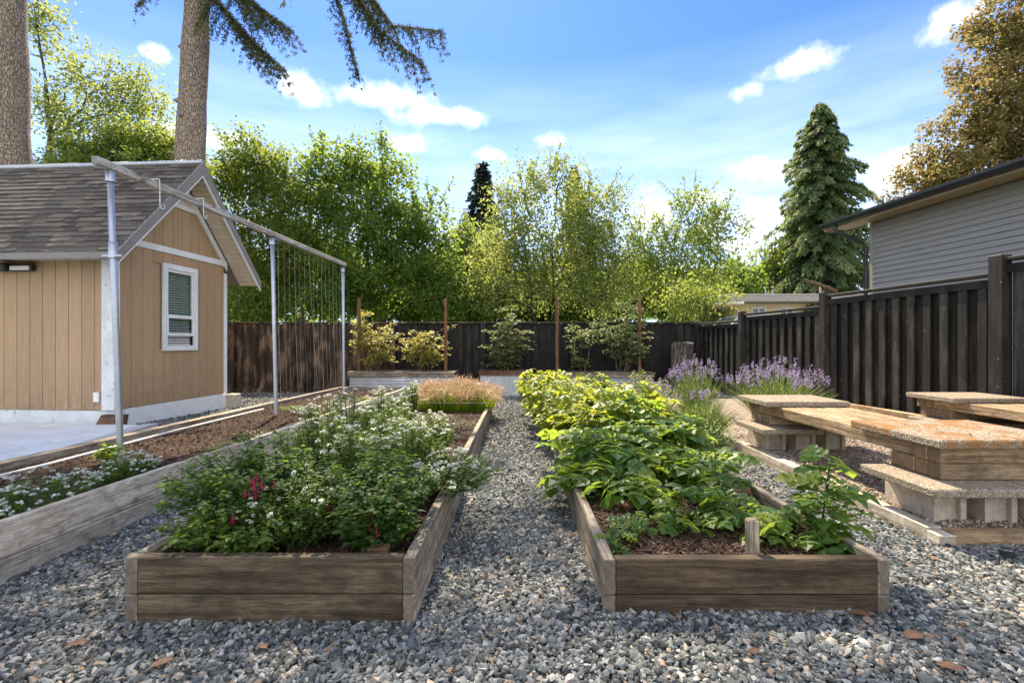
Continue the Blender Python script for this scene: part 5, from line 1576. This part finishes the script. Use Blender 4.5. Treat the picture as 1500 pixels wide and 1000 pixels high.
# ---- shrubs in the metal planters: thin crooked stems and layered sprays
def shrub(label, x, y, z, stems, ll, leafm, n_sprays, lpc, group='shrubs in the metal planters', stemm='pale_stem', zmin=.3):
    c = np.array([x, y, z]); t = thing('planter_shrub', c, label, 'shrub', group)
    sb, lb = MB(), MB(); P, A, N, Rn = [], [], [], []
    for (dx, dz, r) in stems:
        tip = c + [dx, rng.normal() * .12, dz]; p = curve(c + [dx * .12 + rng.normal() * .03, 0, 0], tip, -.05 * abs(dx), 7, .035)
        sb.tube(p, np.linspace(.014, .006, 7), 5, cap=False)
        for q in range(int(n_sprays * 1.4)):
            f = zmin + (1 - zmin) * rng.random(); i = min(int(f * 6), 5); a = p[i] + (p[i + 1] - p[i]) * (f * 6 - i)
            az = rng.random() * 6.28; ln = r * (.5 + .7 * rng.random()); e = a + np.array([math.cos(az) * ln, math.sin(az) * ln * .8, ln * .25 * rng.normal()])
            sb.tube([a, (a + e) / 2 + [0, 0, .02], e], [.004, .003, .002], 3, cap=False)
            m = lpc; g = .3 + .75 * rng.random(m)
            P.append(a + (e - a) * g[:, None] + rng.normal(size=(m, 3)) * [.05, .05, .022]); aa = rng.random(m) * 6.28
            A.append(unit(np.stack([np.cos(aa), np.sin(aa), -.1 + .3 * rng.normal(size=m)], 1))); N.append(unit(rng.normal(size=(m, 3)) * .4 + [0, 0, 1])); Rn.append(np.clip(rng.random() * .5 + .5 * rng.random(m), 0, 1))
    P, A, N, Rn = map(np.concatenate, (P, A, N, Rn))
    lb.scatter(OVATE[0], OVATE[1], P, A, N, 1.25 * ll * (.6 + .6 * rng.random(len(P))), Rn)
    sb.build('stems', stemm, t, smooth=True); lb.build('foliage', leafm, t)


zp = .36
shrub('golden leaved shrub against the reddish stake by the end pole', at(540, 0, 12.1)[0], 12.1, zp, [(-.1, 1.5, .4), (.25, 1.25, .42), (.6, 1.05, .42), (-.2, 1.2, .34), (.45, .6, .3), (.1, 1.0, .4)], .075, 'blueberry_leaf', 14, 15, zmin=.45)
shrub('golden green shrub at the inner end of the wide ribbed planter', at(625, 0, 12.15)[0], 12.15, zp, [(-.45, 1.15, .4), (-.1, 1.05, .42), (.3, 1.1, .36), (.15, .8, .36), (-.3, .8, .36), (.4, .75, .3)], .07, 'blueberry_leaf', 13, 15, zmin=.42)
shrub('upright pale green shrub growing in the ribbed white planter', at(740, 0, 12.45)[0], 12.45, zp, [(0, 1.75, .3), (-.25, 1.2, .42), (.3, 1.1, .42), (.1, .75, .42), (-.2, .6, .36), (.05, 1.4, .34), (.35, .7, .3)], .075, 'pale_shrub_leaf', 15, 15)
shrub('sparse shrub with bare crooked stems behind the leafy bed', at(853, 0, 12.35)[0], 12.35, zp - .04, [(-.25, 1.3, .32), (.3, 1.35, .32), (0, 1.1, .3), (-.1, .5, .25)], .075, 'pale_shrub_leaf', 11, 13, zmin=.55)
shrub('bushy shrub with bare lower stems against the stake near the stump', at(912, 0, 12.35)[0], 12.35, zp - .04, [(-.4, 1.3, .36), (.1, 1.6, .4), (.35, 1.2, .36), (-.15, 1.05, .36), (.4, .7, .3), (.2, 1.9, .3)], .075, 'pale_shrub_leaf', 15, 15, zmin=.45)

# a bird-sown sprig and weeds at board feet
bush('weed', 'small weed tuft sprouting at the path side corner of the leafy bed', 'plant', (.47, 2.24, zB(.47, 2.24)), .05, .05, .07, 10, 50, .02, 'herb_leaf', 'green_stem')
# ================================================================== loose stones, chips, leaves
def stone_template(seed, n):
    r = np.random.default_rng(seed)
    if n == 12:
        p = (1 + 5 ** .5) / 2
        v = np.array([(-1, p, 0), (1, p, 0), (-1, -p, 0), (1, -p, 0), (0, -1, p), (0, 1, p), (0, -1, -p), (0, 1, -p), (p, 0, -1), (p, 0, 1), (-p, 0, -1), (-p, 0, 1)]) / 1.9
        f = [(0, 11, 5), (0, 5, 1), (0, 1, 7), (0, 7, 10), (0, 10, 11), (1, 5, 9), (5, 11, 4), (11, 10, 2), (10, 7, 6), (7, 1, 8), (3, 9, 4), (3, 4, 2), (3, 2, 6), (3, 6, 8), (3, 8, 9), (4, 9, 5), (2, 4, 11), (6, 2, 10), (8, 6, 7), (9, 8, 1)]
    else:
        v = np.array([(1, 0, 0), (-1, 0, 0), (0, 1, 0), (0, -1, 0), (0, 0, 1), (0, 0, -1)], float)
        f = [(0, 2, 4), (2, 1, 4), (1, 3, 4), (3, 0, 4), (2, 0, 5), (1, 2, 5), (3, 1, 5), (0, 3, 5)]
    v = v * (1 + (r.random((len(v), 1)) - .5) * .65) + (r.random(v.shape) - .5) * .25
    return v, [np.array(f)]


def in_any(x, y, boxes):
    m = np.zeros(len(x), bool)
    for x0, x1, y0, y1 in boxes: m |= (x > x0) & (x < x1) & (y > y0) & (y < y1)
    return m


SOLID = [(-1.62, -.43, 2.01, 8.44), (.383, 1.60, 2.09, 9.29), (-4.07, -2.51, .5, 10.75), (2.45, 5.8, 2.8, 9.4), (-4.2, -1.4, 11.7, 12.6), (-1, .4, 12.1, 12.9), (1.1, 3.5, 12, 12.8)]


def stones(name, region, density, r0, tmpl_n, keep=None, base=0.0, seed=1, mt='gravel_stone', zf=None, mats=6):
    x0, x1, y0, y1 = region
    r = np.random.default_rng(seed)
    n = int((x1 - x0) * (y1 - y0) * density)
    x, y = x0 + (x1 - x0) * r.random(n), y0 + (y1 - y0) * r.random(n)
    m = ~in_any(x, y, SOLID) if keep is None else keep(x, y)
    px = CX + x * F / np.maximum(y, .3)
    m &= (px > -420) & (px < 2150)
    x, y = x[m], y[m]; n = len(x)
    s = r0 * np.exp(r.normal(size=n) * .28)
    z = (gz(y) if zf is None else zf(x, y)) + s * (.1 + .5 * r.random(n)) + base + .012 * (fbm(x, y, 2.5, 3, 77) - .45)
    q = r.normal(size=(n, 3)); q[:, 2] *= .45
    ax = unit(q); nr = unit(r.normal(size=(n, 3)) * .5 + [0, 0, 1])
    sc = s[:, None] * np.stack([.65 + .45 * r.random(n), .9 + .75 * r.random(n), .42 + .38 * r.random(n)], 1)
    rn = np.clip(.5 + r.normal(size=n) * .27, 0, .93); rn[r.random(n) < .035] = .97
    b = MB(); k = r.integers(0, mats, n)
    for j in range(mats):
        w = k == j
        tv, tf = stone_template(seed * 10 + j, tmpl_n)
        b.scatter(tv, tf, np.stack([x, y, z], 1)[w], ax[w], nr[w], sc[w], rn[w])
    o = b.build(name, mt); tag(o, kind='stuff')
    return o


stones('gravel', (-2.9, 5.4, .9, 3.3), 7600, .0093, 12, seed=1)
stones('gravel', (-2.7, 2.6, 3.3, 5.6), 5000, .0108, 12, seed=2)
stones('gravel', (-2.6, 2.5, 5.6, 13.0), 2300, .0145, 6, seed=3)
stones('gravel', (-7.5, -4.05, 6.2, 13.0), 1100, .019, 6, keep=lambda x, y: ~in_any(x, y, SOLID) & ((y > 7.0 + (x + 5.83) * -.07 * 0) & (x > -5.83 + .07 * (y - 7)) | (y > 9.5)), seed=4)
stones('pea_gravel', (2.54, 5.5, 2.9, 9.0), 2300, .0085, 6, keep=lambda x, y: (x > 2.54) & (x < 5.6 - .1 * (y - 5)), zf=lambda x, y: .05 + 0 * x, seed=5, mt='pea_stone')
# bark chips on the three soils
for i, (reg, zf, n_) in enumerate((((-1.57, -.48, 2.06, 8.3), SOIL_A, 16000), ((.43, 1.55, 2.14, 9.0), SOIL_B, 34000), ((-3.94, -2.56, .8, 10.5), SOIL_C, 40000))):
    r = np.random.default_rng(50 + i)
    x = reg[0] + (reg[1] - reg[0]) * r.random(n_); y = reg[2] + (reg[3] - reg[2]) * r.random(n_) ** 1.3
    z = zf(x, y) + .003 + .006 * r.random(n_)
    b = MB(); L = .0055 * np.exp(r.normal(size=n_) * .45)
    ax = unit(np.stack([r.normal(size=n_), r.normal(size=n_), r.normal(size=n_) * .35], 1))
    b.scatter(np.array([(-.45, -1, 0), (.5, -.9, .1), (.35, 1, 0), (-.3, 1.1, .15)]), [[[0, 1, 2, 3]]], np.stack([x, y, z], 1), ax, unit(r.normal(size=(n_, 3)) * .5 + [0, 0, 1]), L * 1.2, np.clip(r.beta(1.6, 2.2, n_), 0, 1))
    tag(b.build('bark_mulch', 'mulch_chip'), kind='stuff')
# twigs and needles on the gravel
r = np.random.default_rng(91); n_ = 1500
x = -2.6 + 6.2 * r.random(n_); y = 1.3 + 4 * r.random(n_) ** 1.5; m = ~in_any(x, y, SOLID); x, y = x[m], y[m]; n_ = len(x)
a = r.random(n_) * 6.28
b = MB().scatter(np.array([(-.03, -1, 0), (.03, -1, 0), (.03, 1, .03), (-.03, 1, 0)]), [[[0, 1, 2, 3]]], np.stack([x, y, gz(y) + .016 + .008 * r.random(n_)], 1), unit(np.stack([np.cos(a), np.sin(a), .12 * r.normal(size=n_)], 1)), unit(r.normal(size=(n_, 3)) * .3 + [0, 0, 1]), .022 * (.5 + r.random(n_)), .35 + .65 * r.random(n_))
tag(b.build('litter', 'mulch_chip'), kind='stuff')


# needles and crumbs fallen on the bench
r = np.random.default_rng(92); n_ = 700
x = 2.5 + .95 * r.random(n_); y = 2.9 + 2.6 * r.random(n_); z = np.where((y < 3.70) | ((y > 4.83) & (x < 3.33)), .577, .518)
m = (x > 2.65) & (x < 3.3) & (y < 5.45) & ~((y > 4.78) & (y < 4.88)); x, y, z = x[m], y[m], z[m]; n_ = len(x); a = r.random(n_) * 6.28
b = MB().scatter(np.array([(-.12, -1, 0), (.12, -1, 0), (.1, 1, .03), (-.1, 1, 0)]), [[[0, 1, 2, 3]]], np.stack([x, y, z], 1), np.stack([np.cos(a), np.sin(a), 0 * a], 1), unit(r.normal(size=(n_, 3)) * .1 + [0, 0, 1]), .009 * np.exp(r.normal(size=n_) * .5), .1 + .8 * r.random(n_))
tag(b.build('litter', 'mulch_chip'), kind='stuff')


def dead_leaf(px, py, size, rot, label, tilt=.3):
    Yd = 1.126 / ((py - HY) / F - .017); p = at(px, py, Yd); p[2] = gz(Yd) + .022
    n, m = 7, 5
    v = []
    for i in range(n):
        f = i / (n - 1); w = .32 * math.sin(math.pi * min(1, f * .97 + .03)) ** .8
        for j in range(m):
            s = (j / (m - 1) - .5) * 2
            v.append((s * w, f - .5, .22 * s * s * w + .16 * (f - .5) ** 2 + .03 * math.sin(5 * f + s)))
    v = np.array(v) * size; c, s = math.cos(rot), math.sin(rot)
    v = v @ np.array([[c, s, 0], [-s, c, 0], [0, 0, 1]]) + p
    q = [[i * m + j, i * m + j + 1, (i + 1) * m + j + 1, (i + 1) * m + j] for i in range(n - 1) for j in range(m - 1)]
    b = MB().add(v, [q], .5); b.tube([v[m // 2] - [0, 0, .001], v[m // 2] - (v[(n // 2) * m + m // 2] - v[m // 2]) * .4], .0018, 4)
    tag(b.build('fallen_leaf', 'dead_leaf', loc=p), label, 'leaf', 'fallen leaves on the gravel')


dead_leaf(1258, 906, .085, 1.3, 'curled brown leaf close to the brown front board')
dead_leaf(1337, 939, .085, 1.9, 'reddish brown leaf on the gravel beyond the front board end')
dead_leaf(1390, 985, .08, 1.2, 'pale curled leaf near the lower edge of the gravel')
dead_leaf(1365, 822, .06, .4, 'small tan leaf between the leafy bed and the bench')
dead_leaf(385, 953, .06, .9, 'small reddish leaf below the front board of the fuchsia bed')
dead_leaf(235, 980, .07, 2.3, 'tan leaf flat among the stones beneath the outer bed corner')
dead_leaf(112, 950, .07, 1.7, 'dull brown leaf on the gravel between the pale border and the fuchsia bed')
dead_leaf(1105, 962, .05, 2.0, 'tiny brown leaf in the stones under the brown front board')

# ================================================================== light, sky, camera
W = bpy.data.worlds.new('World'); S.world = W; W.use_nodes = True
nt = W.node_tree; nt.nodes.clear()
sky = nd(nt, 'ShaderNodeTexSky'); sky.sky_type = 'NISHITA'; sky.sun_disc = False
sky.sun_elevation = SUN_EL; sky.sun_rotation = SUN_AZ
sky.air_density = 1.0; sky.dust_density = .25; sky.ozone_density = 2.2
tc = nd(nt, 'ShaderNodeTexCoord')
sx = nd(nt, 'ShaderNodeSeparateXYZ'); nt.links.new(tc.outputs['Generated'], sx.inputs[0])
az = math_(nt, 'ARCTAN2', sx.outputs[0], sx.outputs[1]); el = math_(nt, 'ARCSINE', sx.outputs[2])
cv = nd(nt, 'ShaderNodeCombineXYZ'); nt.links.new(az, cv.inputs[0]); nt.links.new(el, cv.inputs[1])
ns = nd(nt, 'ShaderNodeTexNoise'); nt.links.new(cv.outputs[0], ns.inputs['Vector']); ns.inputs['Scale'].default_value = 13; ns.inputs['Detail'].default_value = 9; ns.inputs['Roughness'].default_value = .58
mp = nd(nt, 'ShaderNodeMapping'); mp.inputs['Scale'].default_value = (2.2, 11, 1); mp.inputs['Rotation'].default_value = (0, 0, .18); nt.links.new(cv.outputs[0], mp.inputs[0])
n2 = nd(nt, 'ShaderNodeTexNoise'); nt.links.new(mp.outputs[0], n2.inputs['Vector']); n2.inputs['Scale'].default_value = 1.6; n2.inputs['Detail'].default_value = 7; n2.inputs['Roughness'].default_value = .55
CL = [(442, 134, 58, 26, .8), (560, 146, 90, 26, 1.05), (640, 170, 95, 20, .95), (597, 211, 44, 17, .9), (714, 228, 34, 13, .8), (1165, 100, 72, 24, 1.0), (1108, 132, 32, 15, .7), (1125, 252, 85, 26, .85), (1402, 22, 66, 34, 1.0), (1318, 246, 62, 30, .9), (1090, 330, 80, 60, .72), (305, 202, 70, 26, .9), (230, 78, 26, 10, .5), (806, 207, 30, 13, .5), (1180, 262, 40, 24, .7), (950, 320, 60, 40, .6), (1050, 290, 70, 18, .7)]
mask = None
for px, py, rx, ry, w in CL:
    d = np.array([(px - CX) / F, 1.0, (HY - py) / F]); d /= np.linalg.norm(d)
    ca, ce = math.atan2(d[0], d[1]), math.asin(d[2])
    sb_ = nd(nt, 'ShaderNodeVectorMath', operation='SUBTRACT'); nt.links.new(cv.outputs[0], sb_.inputs[0]); sb_.inputs[1].default_value = (ca, ce, 0)
    ml = nd(nt, 'ShaderNodeVectorMath', operation='MULTIPLY'); nt.links.new(sb_.outputs[0], ml.inputs[0])
    k = math.cos(ca) ** 2 * math.cos(ce)
    ml.inputs[1].default_value = (F / rx / (k / math.cos(ce)), F / ry / max(.5, math.cos(ca) * math.cos(ce)), 0)
    ln = nd(nt, 'ShaderNodeVectorMath', operation='LENGTH'); nt.links.new(ml.outputs[0], ln.inputs[0])
    v = math_(nt, 'MULTIPLY', math_(nt, 'SUBTRACT', .92, ln.outputs['Value']), w)
    mask = v if mask is None else math_(nt, 'MAXIMUM', mask, v)
m1 = math_(nt, 'ADD', mask, math_(nt, 'MULTIPLY', math_(nt, 'SUBTRACT', ns.outputs['Fac'], .5), 2.7))
cl = ramp(nt, m1, [(-.0, (0, 0, 0)), (.25, (.16, .16, .16)), (.55, (.62, .62, .62)), (1, (1, 1, 1))])
# thin streaky veil and pale lower sky
lo = nd(nt, 'ShaderNodeMapRange', clamp=True); nt.links.new(el, lo.inputs[0]); lo.inputs[1].default_value = .53; lo.inputs[2].default_value = .26; lo.inputs[3].default_value = 0; lo.inputs[4].default_value = 1
veil = math_(nt, 'MULTIPLY', ramp(nt, n2.outputs['Fac'], [(.32, (.30, .30, .30)), (.70, (.72, .72, .72))]), lo.outputs[0])
tint = mixc(nt, 1.0, sky.outputs[0], SKY_TINT, 'MULTIPLY')
c1 = mixc(nt, veil, tint, VEIL)
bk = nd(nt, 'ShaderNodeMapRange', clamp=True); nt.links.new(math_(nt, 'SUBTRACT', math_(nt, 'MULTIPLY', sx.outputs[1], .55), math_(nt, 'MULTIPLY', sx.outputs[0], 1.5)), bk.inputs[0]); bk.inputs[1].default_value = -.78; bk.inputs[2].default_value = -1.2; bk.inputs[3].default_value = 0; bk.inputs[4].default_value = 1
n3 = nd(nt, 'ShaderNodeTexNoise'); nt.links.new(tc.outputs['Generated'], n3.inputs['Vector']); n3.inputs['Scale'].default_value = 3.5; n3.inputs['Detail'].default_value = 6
fill_cloud = math_(nt, 'MULTIPLY', ramp(nt, n3.outputs['Fac'], [(.36, (.0, .0, .0)), (.6, (.85, .85, .85))]), bk.outputs[0])      # unseen white cloud added to the right as fill light
rear_fill = nd(nt, 'ShaderNodeMapRange', clamp=True); nt.links.new(sx.outputs[1], rear_fill.inputs[0]); rear_fill.inputs[1].default_value = .1; rear_fill.inputs[2].default_value = -.4; rear_fill.inputs[3].default_value = 0; rear_fill.inputs[4].default_value = .62  # even white cloud added behind the camera to brighten surfaces facing it
fill_cloud = math_(nt, 'MAXIMUM', fill_cloud, rear_fill.outputs[0])
c2 = mixc(nt, math_(nt, 'MAXIMUM', cl, fill_cloud), c1, CLOUD)
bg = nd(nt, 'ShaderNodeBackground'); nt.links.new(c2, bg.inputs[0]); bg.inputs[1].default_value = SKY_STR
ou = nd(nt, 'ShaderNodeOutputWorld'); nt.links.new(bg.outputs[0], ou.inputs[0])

su = bpy.data.lights.new('sun', 'SUN'); su.energy = SUN_STR; su.angle = R(.55); su.color = (1.0, .86, .64)
so = bpy.data.objects.new('sun', su); COL.objects.link(so)
d = Vector((math.sin(SUN_AZ) * math.cos(SUN_EL), math.cos(SUN_AZ) * math.cos(SUN_EL), math.sin(SUN_EL)))
so.rotation_euler = d.to_track_quat('Z', 'Y').to_euler(); so.location = d * 60

cam = bpy.data.cameras.new('camera'); co = bpy.data.objects.new('camera', cam); COL.objects.link(co)
cam.lens = 17; cam.sensor_width = 36; cam.clip_start = .05; cam.clip_end = 3000
cam.shift_x = -7 / 1500; cam.shift_y = 2 / 1500
co.location = (0, 0, H); co.rotation_euler = (R(90), 0, 0)
S.camera = co
S.view_settings.view_transform = 'Standard'; S.view_settings.look = 'None'; S.view_settings.gamma = 1; S.view_settings.use_curve_mapping = False
S.view_settings.exposure = EXPOSURE
cy = S.cycles
cy.use_denoising = True
cy.max_bounces = 7; cy.diffuse_bounces = 4; cy.transmission_bounces = 6; cy.transparent_max_bounces = 8; cy.glossy_bounces = 3
cy.sample_clamp_indirect = 8
